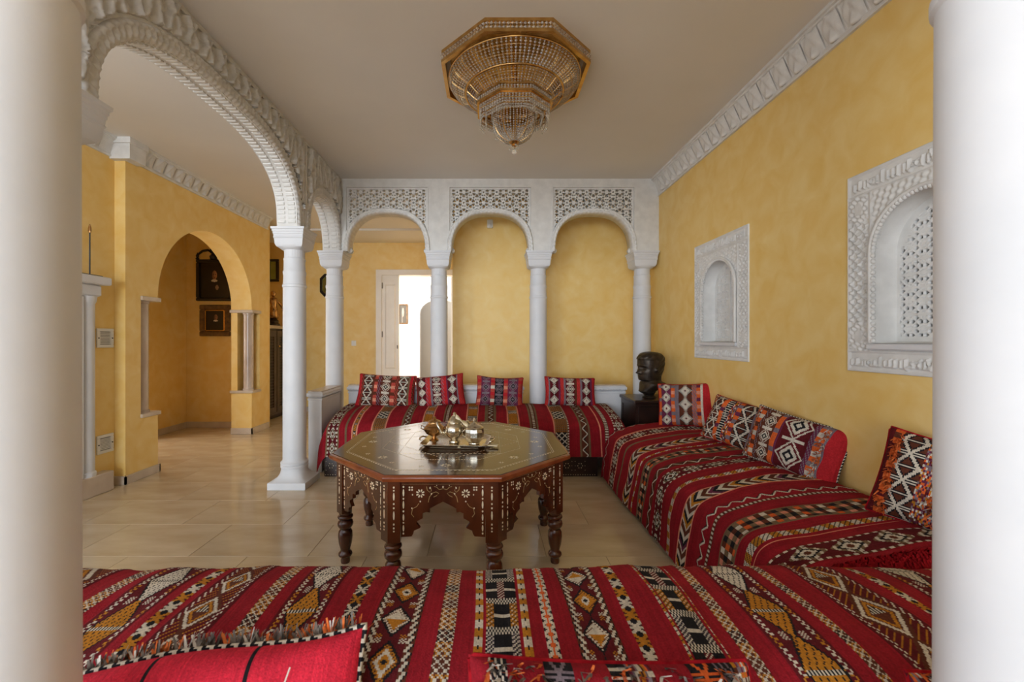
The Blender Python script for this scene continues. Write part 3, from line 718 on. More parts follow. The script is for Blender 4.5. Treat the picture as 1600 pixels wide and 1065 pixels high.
# ================================================================== KILIM WEAVING
PAL = [lin(c) for c in [(142, 26, 37), (92, 24, 30), (30, 28, 32), (204, 194, 178), (180, 118, 36), (212, 96, 44), (92, 48, 34), (122, 108, 116), (214, 138, 112), (184, 40, 46), (118, 96, 72), (104, 44, 70), (205, 42, 62), (176, 70, 58)]]
PAL = np.array(PAL)
RED, DRED, BLK, WHT, OCH, ORG, BRN, GRY, PNK, LRED, TAN, PUR, BRT, SAL = range(14)
def tri(v, p): return np.abs(((v % p)+p) % p-p/2)
def band(kind, w_, u, v):
    """u: stitch across the band 0..w-1, v: stitch along it; returns yarn indices"""
    c = (w_-1)/2; out = np.full(np.broadcast(u, v).shape, BRN); u = u+0*v; v = v+0*u; au = np.abs(u-c)
    if kind == 'line': out[:] = PNK
    elif kind == 'tan': out[:] = TAN
    elif kind == 'brown': out[:] = BRN
    elif kind == 'dots': out = np.where((v % 4 < 2), np.where(au < w_*.3, WHT, BRN), BRN)
    elif kind == 'dash': out = np.where((v//7) % 2 == 0, OCH, WHT); out = np.where((u+v) % 4 == 0, BLK, out)
    elif kind == 'zig':
        p = max(6, 2*(w_-2)); ln = tri(v, p)*(w_-3)/(p/2)+1
        out = np.where(np.abs(u-ln) < 1.0, WHT, np.where(np.abs(u-ln-1.6) < .8, BLK, BRN))
    elif kind == 'zigred':
        p = max(6, 2*(w_-2)); ln = tri(v, p)*(w_-3)/(p/2)+1
        out = np.where(np.abs(u-ln) < 1.0, WHT, np.where(np.abs(u-ln-1.6) < .8, BLK, RED))
    elif kind == 'lattice':
        p = max(5, int(w_*.55)); a = (u+v) % p; b = (u-v) % p
        fill = np.array([OCH, OCH, BLK, OCH, BRN])[(v//(2*p)) % 5]
        out = np.where((a == 0) | (b == 0), WHT, np.where((a == p//2) | (b == p//2), BRN, fill))
    elif kind == 'xs':
        L = int(w_*1.3)+1; blk = (v//L) % 4; m = v % L; d = np.abs(np.abs(u-c)-np.abs(m-L/2)*(c/(L/2)))
        colr = np.where(blk % 2 == 0, WHT, OCH)
        out = np.where((d < 1.3) | (np.abs(m-L/2) < .8), colr, np.where(au > c-1, DRED, BLK))
    elif kind == 'oxs':
        L = int(w_*1.1)+1; m = v % L
        out = np.where((np.abs(np.abs(u-c)-np.abs(m-L/2)) < 1.1) & (au > w_*.12), WHT, np.where((au < w_*.2), ORG, BLK))
    elif kind == 'chain':
        P = int(w_*1.15); k = v//P; m = np.abs(v % P-P/2)
        d = au/(w_*.36)+m/(P*.5)
        f = np.array([0, 1, 2, 3])[k % 4]
        inner = np.where(f == 0, np.where((v % P) < P/2, OCH, WHT), np.where(f == 1, np.where(d < .16, BLK, np.where(d < .34, WHT, OCH)), np.where(f == 2, np.where((v % P) < P/2, WHT, OCH), np.where(d < .16, BLK, np.where(d < .34, OCH, WHT)))))
        ring = np.where(f % 2 == 0, WHT, OCH)
        out = np.where(d < .55, inner, np.where(d < .78, np.where((u+v) % 3 == 0, BRN, ring), np.where(d < .95, BLK, DRED)))
        spk = (np.abs(m-P/2) < 4) & (np.abs(au-w_*.27) < 2.2) & ((u+v) % 2 == 0); out = np.where(spk, np.where(f % 2 == 0, OCH, WHT), out)
        zz = c-1.5-((v//2) % 3); out = np.where(au > c-4.5, BRN, out); out = np.where(np.abs(au-zz) < .9, WHT, out); out = np.where(np.abs(au-zz-1.4) < .6, BLK, out)
    elif kind == 'hour':
        P = int(w_*1.5); k = v//P; m = v % P; wdt = (w_*.30)*np.abs(m-P/2)/(P/2)+1.0
        half = ((v+P//2)//P) % 3
        colr = np.where(half == 0, WHT, OCH)
        dot = ((u+(v//2)) % 4 == 0) & (v % 3 != 0)
        out = np.where(au < wdt, np.where(dot, BLK, colr), np.where(au < wdt+1.4, BLK, DRED))
        rows = (m % P < 3); out = np.where(rows & (au < w_*.31), np.where(u % 2 == 0, WHT, BLK), out)
        spk = (np.abs(m-P/2) < 4) & (np.abs(au-w_*.2) < 2) & ((u+v) % 2 == 0); out = np.where(spk, WHT, out)
        zz = c-2-((v//2) % 2)*1.5; out = np.where(au > c-4.5, DRED, out); out = np.where(np.abs(au-zz) < .8, np.where((v//9) % 3 == 0, OCH, WHT), out)
    elif kind == 'diamz':
        P = int(w_*1.25); m = np.abs(v % P-P/2); d = au/(w_*.36)+m/(P*.5)
        out = np.where(np.abs(d-.82) < .10, WHT, np.where(np.abs(d-.55) < .08, OCH, np.where((d < .4) & (v % P < P/2), np.where(u % 2 == 0, WHT, BLK), np.where(d > 1.15, np.where((u+v) % 5 == 0, OCH, DRED), BRN))))
        zz = c-2-((v//2) % 3); out = np.where(au > c-5, DRED, out); out = np.where(np.abs(au-zz) < .8, WHT, out)
    elif kind == 'check':
        P = 28; m = v % P; k = (v//P) % 3
        out = np.where(m < 6, np.where((u//1+v//2) % 2 == 0, WHT, BLK), BLK)
        blkrow = m >= 6
        mot = np.where(k == 0, np.where((au < w_*.13), np.where((u+v) % 3 == 0, WHT, DRED), np.where(np.abs(m-17) < 1.6, WHT, BLK)),
              np.where(k == 1, np.where(au > w_*.26, np.where((u+v) % 4 == 0, BLK, np.where((u-v) % 4 == 0, WHT, OCH)), np.where(np.abs(m-17) < 1.6, WHT, BLK)),
                       np.where(au > w_*.26, np.where((u+v) % 3 == 0, WHT, np.where((u-v) % 3 == 0, GRY, BLK)), np.where(np.abs(m-17) < 1.6, WHT, BLK))))
        out = np.where(blkrow, mot, out)
    elif kind == 'chev':
        P = max(12, int(w_*1.1)); m = (v+au*1.1) % P; k = ((v+au*1.1)//P) % 3
        out = np.where(m < P*.22, WHT, np.where(m < P*.42, BLK, np.where(m < P*.62, np.where(k == 0, PUR, OCH), np.where(m < P*.72, WHT, BRN))))
        out = np.where(au > c-1.6, PNK, out)
    elif kind == 'blocks':
        q = 5; k = ((u//q)+(v//q)) % 2; kk = (v//q) % 5
        out = np.where(k == 0, np.where(kk == 0, BLK, np.where(kk == 1, ORG, np.where(kk == 2, WHT, np.where(kk == 3, BLK, PNK)))), np.where(kk % 2 == 0, TAN, BRN))
        out = np.where(au > c-2, TAN, out)
    elif kind == 'wdiam':
        P = int(w_*1.5); m = np.abs(v % P-P/2); d = au/(w_*.42)+m/(P*.5)
        out = np.where(d < .25, BRN, np.where(d < .5, WHT, np.where(d < .68, BLK, np.where(d < .98, np.where((v//3) % 2 == 0, WHT, TAN), DRED))))
        out = np.where(au > c-2, np.where((v//3) % 2 == 0, WHT, BRN), out)
    elif kind == 'obox':
        P = int(w_*3); m = v % P
        out = np.where(m < P*.45, OCH, np.where(m < P*.6, np.where(v % 3 == 0, WHT, BLK), np.where(m < P*.8, np.where((au+v) % 4 < 2, WHT, BRN), OCH)))
        out = np.where(((u+v) % 4 == 0) & (out == OCH), BRN, out)
        out = np.where(au > c-1, TAN, out)
    elif kind == 'latw':
        p = max(6, int(w_*.5)); a = (u+v) % p; b = (u-v) % p; seg = (v//(3*p)) % 2
        out = np.where(seg == 0, np.where((a < 2) | (b < 2), WHT, BLK), np.where(v % 3 == 0, TAN, np.where((u+v) % 3 == 0, OCH, BRN)))
        out = np.where(au > c-1, TAN, out)
    return out
def weave(nu, nv, bands, cell, base=RED, seed=1):
    """bands: list of (start m, end m, kind) along u; returns (nu, nv) yarn indices with slight wobble of the weft"""
    A = np.full((nu, nv), base); rng = np.random.RandomState(seed)
    v = np.arange(nv)[None, :]
    for (a, b, kind) in bands:
        i0, i1 = int(round(a/cell)), int(round(b/cell))
        if kind in ('line', 'tan', 'brown'): i1 = max(i1, i0+1)
        u = np.arange(i1-i0)[:, None]
        g = band(kind, i1-i0, u, v+rng.randint(0, 50))
        lo, hi = max(i0, 0), min(i1, nu)
        if hi > lo: A[lo:hi] = g[lo-i0:hi-i0]
    return A
def yarn_rgb(A, seed=2, streak=.10):
    rng = np.random.RandomState(seed)
    C = PAL[A].copy()
    C *= (1+streak*(rng.rand(A.shape[0], 1, 1)-.5)*2)*(1+.22*(rng.rand(*A.shape, 1)-.5))
    return C
def resample(prof, n):
    P = np.array(prof, float); 
    # smooth the polyline a little (Chaikin), then even spacing
    for _ in range(3):
        q = np.empty((2*len(P)-2, 2)); q[0::2] = .75*P[:-1]+.25*P[1:]; q[1::2] = .25*P[:-1]+.75*P[1:]
        P = np.vstack([P[:1], q, P[-1:]])
    d = np.concatenate([[0], np.cumsum(np.hypot(*np.diff(P, axis=0).T))])
    t = np.linspace(0, d[-1], n+1); return np.stack([np.interp(t, d, P[:, 0]), np.interp(t, d, P[:, 1])], -1), d[-1]
def smooth_noise(nu, nv, su, sv, seed):
    rng = np.random.RandomState(seed); g = rng.rand(int(nu/su)+4, int(nv/sv)+4)-.5
    x = np.arange(nu)/su; y = np.arange(nv)/sv
    i = x.astype(int); j = y.astype(int); fx = (x-i); fy = (y-j); fx = fx*fx*(3-2*fx); fy = fy*fy*(3-2*fy)
    a = g[i][:, j]*(1-fy)+g[i][:, j+1]*fy; b = g[i+1][:, j]*(1-fy)+g[i+1][:, j+1]*fy
    return a*(1-fx[:, None])+b*fx[:, None]
def kilim_cover(name, parent, L0, L1, prof, cell, bands, axis, seed, base=RED, endfall=0.0, ends=(False, False), wob=.006):
    """a throw draped over a divan: bands follow one another along the length (L0..L1), prof is the cross-section (across, z)"""
    nu = int(round((L1-L0)/cell)); Ltot = np.sum(np.hypot(*np.diff(np.array(prof), axis=0).T)); nv = int(round(Ltot/cell))
    P, tot = resample(prof, nv)
    A = weave(nu, nv, [(a-L0, b-L0, k) for a, b, k in bands], cell, base, seed)
    C = yarn_rgb(A, seed)
    s_ = np.linspace(L0, L1, nu+1)
    big = smooth_noise(nu+1, nv+1, .16/cell, .2/cell, seed); mid = smooth_noise(nu+1, nv+1, .05/cell, .12/cell, seed+5)
    N = np.gradient(P, axis=0); ln = np.hypot(N[:, 0], N[:, 1]); nx, nz = -N[:, 1]/ln, N[:, 0]/ln
    if P[nv//2, 0]*0+nz[nv//2] < 0: nx, nz = -nx, -nz
    disp = wob*(big*2.4+mid)
    raised = np.zeros((nu+1, nv+1))
    patt = (A != base).astype(float); raised[:-1, :-1] = patt*.0012
    disp = disp+raised
    across = P[None, :, 0]+nx[None, :]*disp; z = P[None, :, 1]+nz[None, :]*disp
    e = np.zeros(nu+1)
    if ends[0]: e += np.clip(1-(s_-L0)/.09, 0, 1)**2
    if ends[1]: e += np.clip(1-(L1-s_)/.09, 0, 1)**2
    z = z-e[:, None]*endfall
    along = s_[:, None]+wob*1.6*smooth_noise(nu+1, nv+1, .12/cell, .25/cell, seed+9)
    V = np.stack([along+0*z, across, z], -1) if axis == 'x' else np.stack([across, along+0*z, z], -1)
    idx = np.arange((nu+1)*(nv+1)).reshape(nu+1, nv+1)
    Q = np.stack([idx[:-1, :-1], idx[1:, :-1], idx[1:, 1:], idx[:-1, 1:]], -1).reshape(-1, 4)
    V = V.reshape(-1, 3)-np.array(wl(parent))
    me = np_mesh(name, V, Q, C.reshape(-1, 3))
    o = link(name, me, 'yarn', parent, smooth=True)
    return o
def inlaid_base(parent, x0, x1, y0, y1, z1, face='y'):
    MB().bevbox(x0, x1, y0, y1, 0, z1, .006).build('carved_base', 'wood_black', parent)
    mb = MB(); n = int((x1-x0)/.022)
    if face == 'y':
        for i in range(n):
            x = x0+.011+.022*i
            mb.octa((x, y0-.001, .018), .0042); mb.octa((x, y0-.001, z1-.014), .0042)
        for i in range(int((x1-x0)/.12)):
            x = x0+.06+.12*i
            for k in range(6):
                a = PI/3*k; mb.octa((x+.022*math.cos(a), y0-.001, z1/2+.022*math.sin(a)), .0055)
            for sg in (-1, 1):
                for dz in (-.04, 0, .04): mb.octa((x+sg*.045, y0-.001, z1/2+dz), .0035)
        o = mb.build('bone_inlay', 'bone', parent); o['kind'] = 'stuff'
    return parent

# ---- back divan
t = empty('divan', (-.1, 4.25, 0), 'red striped kilim covered divan along the back parapet', 'sofa', 'divans around the table')
inlaid_base(t, -1.50, 1.00, 3.925, 4.50, .20)
MB().bevbox(-1.50, 1.26, 3.94, 4.57, .20, .46, .05).build('mattress', 'mattress', t)
BB = [(-1.56, -1.49, 'brown')]
BB = [(-1.475, -1.465, 'tan'), (-1.465, -1.375, 'wdiam'), (-1.375, -1.365, 'tan'), (-1.31, -1.295, 'tan'), (-1.25, -1.24, 'line'), (-1.24, -1.205, 'obox'), (-1.205, -1.195, 'line'),
      (-1.07, -1.06, 'line'), (-1.06, -.95, 'latw'), (-.95, -.94, 'line'), (-.80, -.785, 'tan'), (-.785, -.735, 'zig'), (-.735, -.72, 'tan'), (-.615, -.605, 'line'), (-.605, -.525, 'obox'), (-.525, -.515, 'line'),
      (-.42, -.41, 'tan'), (-.41, -.365, 'dots'), (-.365, -.355, 'tan'), (-.21, -.2, 'line'), (-.2, -.105, 'obox'), (-.105, -.095, 'line'), (-.03, -.005, 'tan'), (-.005, .05, 'zig'), (.05, .075, 'tan'),
      (.18, .19, 'line'), (.19, .28, 'obox'), (.28, .29, 'line'), (.385, .40, 'tan'), (.40, .45, 'dots'), (.45, .465, 'tan'), (.60, .61, 'line'), (.61, .725, 'latw'), (.725, .735, 'dots'),
      (.83, .85, 'tan'), (.85, .91, 'zig'), (.91, .93, 'tan'), (1.02, 1.03, 'line'), (1.06, 1.10, 'dots'), (1.15, 1.24, 'wdiam')]
kilim_cover('kilim_throw', t, -1.55, 1.31, [(4.58, .42), (4.592, .56), (4.53, .585), (4.25, .565), (4.05, .52), (3.93, .465), (3.905, .40), (3.895, .30), (3.87, .195)], .006, BB, 'x', 11, endfall=.16, ends=(True, True))
# ---- right divan
t = empty('divan', (1.45, 2.7, 0), 'red striped kilim covered divan along the right wall', 'sofa', 'divans around the table')
MB().bevbox(1.13, 1.80, 1.56, 3.84, 0, .19, .006).build('carved_base', 'wood_black', t)
MB().bevbox(1.115, 1.80, 1.53, 3.86, .19, .40, .05).build('mattress', 'mattress', t)
RB = [(3.80, 3.86, 'zigred'), (3.62, 3.635, 'line'), (3.50, 3.61, 'wdiam'), (3.485, 3.50, 'line'), (3.34, 3.37, 'tan'), (3.10, 3.22, 'chev'), (3.03, 3.05, 'dash'), (2.96, 2.97, 'tan'), (2.86, 2.96, 'blocks'), (2.85, 2.86, 'tan'),
      (2.71, 2.77, 'zig'), (2.565, 2.665, 'wdiam'), (2.43, 2.47, 'dash'), (2.425, 2.43, 'line'), (2.215, 2.33, 'chev'), (2.075, 2.12, 'zigred'), (2.03, 2.055, 'dots'), (1.835, 1.955, 'blocks'), (1.71, 1.715, 'line'), (1.73, 1.78, 'dash'), (1.54, 1.65, 'wdiam')]
kilim_cover('kilim_throw', t, 1.44, 3.90, [(1.815, .40), (1.815, .515), (1.70, .53), (1.45, .505), (1.22, .465), (1.10, .425), (1.06, .36), (1.04, .25), (1.02, .10), (1.015, .03)], .0055, RB, 'y', 23, endfall=.03, ends=(True, True), wob=.009)
# shaggy red fringe at the near end of the right throw
mb = MB(); rng = random.Random(5)
for i in range(1500):
    x = rng.uniform(1.06, 1.81); y = 1.50-rng.uniform(0, .06); zt = np.interp(x, [1.06, 1.22, 1.45, 1.8], [.41, .465, .505, .53])+.002
    a = rng.uniform(-.5, .5); L = rng.uniform(.03, .075)
    p0 = Vector((x, y, zt)); p1 = p0+Vector((a*L*.4, -L*.5, .012+rng.uniform(0, .012))); p2 = p0+Vector((a*L, -L, -.01-rng.uniform(0, .03)))
    w_ = .004
    mb.add([p0+Vector((-w_, 0, 0)), p0+Vector((w_, 0, 0)), p1+Vector((w_, 0, 0)), p1+Vector((-w_, 0, 0)), p2], [(0, 1, 2, 3), (3, 2, 4)])
o = mb.build('fringe', 'redwool', t); o['kind'] = 'stuff'; o['label'] = 'shaggy bright red wool fringe'
# ---- front divan
t = empty('divan', (.2, 1.1, 0), 'red patterned kilim covered divan nearest the viewer', 'sofa', 'divans around the table')
MB().bevbox(-1.42, 1.78, .82, 1.36, 0, .19, .006).build('carved_base', 'wood_black', t)
MB().bevbox(-1.43, 1.79, .82, 1.385, .19, .47, .08).build('mattress', 'mattress', t)
FB = [(-1.344, -1.15, 'diamz'), (-1.085, -1.045, 'lattice'), (-1.01, -.875, 'hour'), (-.845, -.81, 'xs'), (-.79, -.67, 'diamz'), (-.615, -.58, 'lattice'), (-.545, -.425, 'hour'), (-.37, -.335, 'xs'), (-.285, -.170, 'chain'),
      (-.123, -.083, 'lattice'), (-.035, -.015, 'xs'), (-.008, .076, 'check'), (.083, .103, 'xs'), (.135, .165, 'oxs'), (.208, .318, 'chain'), (.352, .384, 'xs'), (.452, .458, 'dash'), (.464, .540, 'check'), (.546, .552, 'dash'),
      (.590, .622, 'lattice'), (.668, .798, 'hour'), (.832, .862, 'lattice'), (.93, 1.08, 'diamz'), (1.12, 1.15, 'xs'), (1.20, 1.33, 'hour'), (1.40, 1.43, 'lattice'), (1.50, 1.62, 'chain')]
kilim_cover('kilim_throw', t, -1.46, 1.82, [(1.45, .10), (1.445, .30), (1.435, .45), (1.39, .525), (1.25, .545), (1.10, .548), (.95, .538), (.86, .495), (.79, .42), (.76, .30), (.755, .12)], .004, FB, 'x', 37, endfall=.0, wob=.007)
# ================================================================== CUSHIONS
def cushion_pattern(cols, nu, nv, seed):
    A = np.full((nu, nv), RED); rng = np.random.RandomState(seed); tot = sum(c[0] for c in cols); x = 0.0
    v = np.arange(nv)[None, :]
    for (wd, kind, *rest) in cols:
        i0, i1 = int(round(x/tot*nu)), int(round((x+wd)/tot*nu)); x += wd; w_ = i1-i0
        if w_ <= 0: continue
        u = np.arange(w_)[:, None]; c = (w_-1)/2; au = np.abs(u-c)+0*v; vv = v+0*u; uu = u+0*v
        bg, fg = (rest+[DRED, WHT])[0], (rest+[DRED, WHT])[1] if len(rest) > 1 else WHT
        if kind == 'plain': g = np.full((w_, nv), bg)
        elif kind == 'stitch': g = np.where((vv//2+uu) % 3 == 0, fg, bg)
        elif kind == 'flower':
            P = max(7, int(w_*1.2)); m = np.abs(vv % P-P/2); d = au/(w_*.5)+m/(P*.5)
            g = np.where(d < .2, DRED, np.where(d < .75, fg, np.where((d < 1.05) & ((uu+vv) % 2 == 0), fg, np.where(d < 1.05, BLK, bg))))
        elif kind == 'frame':
            P = max(8, int(w_*1.25)); m = np.abs(vv % P-P/2); d = au/(w_*.5)+m/(P*.5)
            g = np.where(d < .2, fg, np.where(d < .42, BLK, np.where(d < .68, fg, np.where(d < .85, bg, np.where(d < 1.0, fg, bg)))))
            g = np.where(m > P/2-1.2, np.where(au < w_*.4, fg, bg), g)
        elif kind == 'xx':
            P = max(8, int(w_*1.3)); m = np.abs(vv % P-P/2); d = np.abs(au/(w_*.45)-m/(P*.5))
            g = np.where(d < .17, fg, np.where((m < P*.12) | (m > P*.44), np.where(vv % 2 == 0, fg, BLK), np.where(d < .35, BLK, bg)))
        elif kind == 'bead': g = np.where((vv % 3 == 0) & (au < c+.5), WHT, BLK)
        elif kind == 'tuft': k = (vv//5) % 4; g = np.where(k == 0, ORG, np.where(k == 1, fg, np.where(k == 2, ORG, bg)))
        elif kind == 'mix': g = rng.choice([OCH, ORG, DRED, GRY, PUR, WHT, BRN], size=(w_, nv//2+1)).repeat(2, axis=1)[:, :nv]
        A[i0:i1] = g
    if seed < 8: A[A == ORG] = SAL
    return A
def cushion(label, w_, h_, th, M4, cols, cell, seed, group, tuftup=0.0, wave=0.0, back=RED, pinch=.05, piping=None, tufts=None, sag=0.0, backstripes=False):
    """local frame: x along the width, z up the height, -y is the patterned face; M4 places it"""
    t = bpy.data.objects.new('cushion', None); COL.objects.link(t); t.empty_display_size = .1
    t.matrix_world = M4; tag(t, label, 'cushion', group)
    nu, nv = int(round(w_/cell)), int(round(h_/cell))
    a, b = np.meshgrid(np.linspace(-1, 1, nu+1), np.linspace(-1, 1, nv+1), indexing='ij')
    rng = np.random.RandomState(seed)
    wrk = smooth_noise(nu+1, nv+1, max(3, .09/cell), max(3, .07/cell), seed)
    x = a*w_/2*(1-pinch*(1-b**2)*np.abs(a)**2); z = h_/2+b*h_/2*(1-pinch*1.5*(1-a**2)*np.abs(b)**2)-sag*(1-a**2)*np.clip(b, 0, 1)+wave*np.sin(a*3.1+.9)*(b+1)/2
    prof = np.clip((1-a**4)*(1-b**4), 0, 1)**.55
    y = -(th/2)*prof*(1+.25*wrk)-.012*wrk*prof
    A = cushion_pattern(cols, nu, nv, seed); C = yarn_rgb(A, seed, .06)
    idx = np.arange((nu+1)*(nv+1)).reshape(nu+1, nv+1)
    Q = np.stack([idx[:-1, :-1], idx[1:, :-1], idx[1:, 1:], idx[:-1, 1:]], -1).reshape(-1, 4)
    link('front_cover', np_mesh('front_cover', np.stack([x, y, z], -1).reshape(-1, 3), Q, C.reshape(-1, 3)), 'yarn', t, smooth=True)
    Bk = np.full((nu, nv), back)
    if backstripes:
        for q in backstripes: Bk[int(nu*q):int(nu*q)+max(2, nu//60)] = BLK
    y2 = (th/2)*prof*(1+.3*smooth_noise(nu+1, nv+1, max(3, .07/cell), max(3, .2/cell), seed+3))
    link('back_cover', np_mesh('back_cover', np.stack([x, y2, z], -1).reshape(-1, 3), Q[:, ::-1], yarn_rgb(Bk, seed+1, .12).reshape(-1, 3)), 'yarn', t, smooth=True)
    ed = np.concatenate([idx[:, 0], idx[-1, 1:], idx[-2::-1, -1], idx[0, -2:0:-1]])
    E = np.stack([x, y*0, z], -1).reshape(-1, 3)[ed]
    if piping:
        step = max(1, int(.010/cell)); n = 6; pts = E[::step]; k = len(pts); r = piping
        tang = np.roll(pts, -1, 0)-np.roll(pts, 1, 0); tang /= np.linalg.norm(tang, axis=1)[:, None]+1e-9
        side = np.cross(tang, [0, 1, 0]); V = []
        for i in range(n):
            an = 2*PI*i/n; V.append(pts+side*r*math.cos(an)+np.array([0, 1, 0])*r*math.sin(an))
        V = np.stack(V, 1); id2 = np.arange(k*n).reshape(k, n); nx = np.roll(id2, -1, 0)
        Q2 = np.stack([id2, np.roll(id2, -1, 1), np.roll(nx, -1, 1), nx], -1)
        cc = np.where(((np.arange(k)[:, None]+np.arange(n)[None, :]*.5)//1.5) % 2 == 0, WHT, BLK)
        link('piping', np_mesh('piping', V.reshape(-1, 3), Q2.reshape(-1, 4), PAL[cc].reshape(-1, 3)), 'yarn', t)
    else:
        # narrow red selvedge
        mb = MB(); pts = [tuple(p) for p in E[::max(1, int(.02/cell))]]; mb.tube(pts+[pts[0]], .005, 5); mb.build('seam', 'redwool', t, local=True)
    if tufts:
        rg = random.Random(seed)
        for mname, n_, spread in tufts:
            mb = MB()
            for q in range(n_):
                uu = spread[0]+(spread[1]-spread[0])*rg.random(); vv = spread[2]+(spread[3]-spread[2])*rg.random()
                i = min(nu, int(uu*nu)); j = min(nv, int(vv*nv)); p = Vector((x[i, j], y[i, j], z[i, j]))
                for s_ in range(5):
                    d = Vector((rg.uniform(-1, 1), -rg.uniform(.5, 1.1)*(1-.6*tuftup), rg.uniform(-1, .6)+1.4*tuftup)); d.normalize(); L = rg.uniform(.012, .026)*(1+.7*tuftup)
                    q1 = p+d*L; sd = d.cross(Vector((.3, .2, 1))).normalized()*.0032
                    mb.add([p-sd, p+sd, q1+sd*.6+Vector((0, 0, -.004)), q1-sd*.6+Vector((0, 0, -.004))], [(0, 1, 2, 3)])
            o = mb.build('tufts', mname, t, local=True); o['kind'] = 'stuff'
    return t
def place(cx, cy, cz, yaw, lean, roll=0.0):
    """yaw turns the face (0 = towards -Y), lean tips the top backwards, roll turns it in its own plane"""
    return Matrix.Translation((cx, cy, cz)) @ Matrix.Rotation(yaw, 4, 'Z') @ Matrix.Rotation(-lean, 4, 'X') @ Matrix.Rotation(roll, 4, 'Y')
R = math.radians
G1 = 'cushions on the back divan'; G2 = 'cushions on the right divan'; G3 = 'cushions on the front divan'
cushion('brown and red kilim cushion with white cross motifs, leftmost on the back divan', .60, .345, .13, place(-1.075, 4.43, .560, R(2), R(22), R(3)),
        [(.05, 'plain', LRED), (.04, 'stitch', BRN, ORG), (.15, 'xx', BRN, WHT), (.03, 'plain', BRN), (.05, 'tuft', BRN, PNK), (.05, 'stitch', DRED, GRY), (.15, 'frame', BRN, WHT), (.06, 'tuft', BRN, PNK), (.05, 'stitch', BRN, ORG), (.15, 'xx', BRN, WHT), (.03, 'plain', TAN), (.04, 'plain', LRED), (.03, 'stitch', BRN, ORG)], .007, 3, G1)
cushion('red kilim cushion with white flowers, right corner tilted up, second on back divan', .50, .33, .13, place(-.485, 4.43, .562, R(0), R(18), R(-6)),
        [(.03, 'plain', BRN), (.12, 'flower', DRED, WHT), (.03, 'stitch', LRED, GRY), (.04, 'stitch', LRED, ORG), (.03, 'plain', GRY), (.12, 'frame', DRED, WHT), (.04, 'stitch', LRED, GRY), (.04, 'plain', LRED), (.02, 'plain', PUR), (.13, 'flower', DRED, WHT), (.02, 'plain', GRY), (.08, 'stitch', LRED, ORG)], .007, 4, G1)
cushion('purple-grey and red kilim cushion with orange tufts, third on the back divan', .485, .325, .13, place(.11, 4.43, .557, R(0), R(18), R(3)),
        [(.05, 'tuft', LRED, PNK), (.14, 'frame', PUR, GRY), (.05, 'tuft', LRED, WHT), (.12, 'frame', BLK, GRY), (.05, 'tuft', LRED, PNK), (.15, 'frame', PUR, GRY), (.06, 'tuft', LRED, ORG)], .007, 6, G1, sag=.01)
cushion('red kilim cushion with three white motif columns, rightmost on the back divan', .525, .31, .13, place(.845, 4.42, .562, R(0), R(18), R(2)),
        [(.04, 'stitch', LRED, ORG), (.02, 'plain', GRY), (.13, 'flower', DRED, WHT), (.03, 'plain', PUR), (.05, 'stitch', LRED, ORG), (.03, 'plain', GRY), (.12, 'frame', DRED, WHT), (.03, 'plain', BRN), (.05, 'stitch', LRED, ORG), (.03, 'plain', GRY), (.13, 'flower', DRED, WHT), (.03, 'plain', PUR), (.05, 'plain', LRED)], .007, 7, G1)
cushion('pale pink and red kilim cushion with white rosettes beside the dark cabinet', .44, .37, .13, place(1.665, 3.60, .52, R(-32), R(14), R(-4)),
        [(.04, 'tuft', GRY, ORG), (.10, 'flower', PUR, WHT), (.04, 'tuft', GRY, PNK), (.04, 'plain', GRY), (.13, 'flower', BRN, WHT), (.04, 'stitch', GRY, ORG), (.04, 'tuft', PUR, PNK), (.02, 'plain', WHT), (.10, 'plain', LRED)], .006, 8, G2, back=LRED)
cushion('kilim cushion with white crosses and orange wool, second from the dark cabinet', .47, .33, .14, place(1.665, 2.96, .515, R(-60), R(24), R(9)),
        [(.05, 'mix'), (.09, 'xx', BRN, WHT), (.04, 'tuft', PUR, ORG), (.05, 'bead'), (.05, 'mix'), (.04, 'tuft', PUR, GRY), (.13, 'xx', BRN, WHT), (.03, 'plain', GRY), (.07, 'tuft', PUR, LRED), (.04, 'stitch', BRN, GRY)], .006, 9, G2, tufts=[('orangewool', 40, (.8, .97, .05, .95)), ('whitewool', 14, (.3, .36, .1, .9))])
cushion('large kilim cushion with white nested lozenges and a red edge, third on the right divan', .53, .325, .14, place(1.675, 2.43, .505, R(-68), R(18), R(8)),
        [(.06, 'mix'), (.04, 'tuft', BRN, WHT), (.03, 'stitch', BRN, GRY), (.11, 'frame', BRN, WHT), (.03, 'tuft', GRY, ORG), (.02, 'plain', PUR), (.19, 'frame', DRED, WHT), (.04, 'stitch', PUR, GRY), (.06, 'tuft', GRY, WHT), (.02, 'plain', GRY), (.09, 'plain', LRED)], .0055, 10, G2, tufts=[('orangewool', 30, (.80, .86, .05, .95)), ('whitewool', 30, (.80, .86, .05, .95))], piping=.005)
cushion('dark kilim cushion with white lozenges and orange yarn, cut off by right column', .42, .365, .14, place(1.70, 1.635, .505, R(-58), R(14), R(9)),
        [(.04, 'plain', DRED), (.05, 'tuft', DRED, BRN), (.13, 'xx', BRN, WHT), (.05, 'mix'), (.06, 'mix'), (.06, 'tuft', PUR, GRY), (.05, 'mix'), (.16, 'flower', BLK, WHT), (.06, 'mix')], .005, 12, G2, tufts=[('orangewool', 60, (.08, .16, .05, .95)), ('orangewool', 40, (.45, .62, .05, .95)), ('whitewool', 16, (.4, .5, .2, .9))])
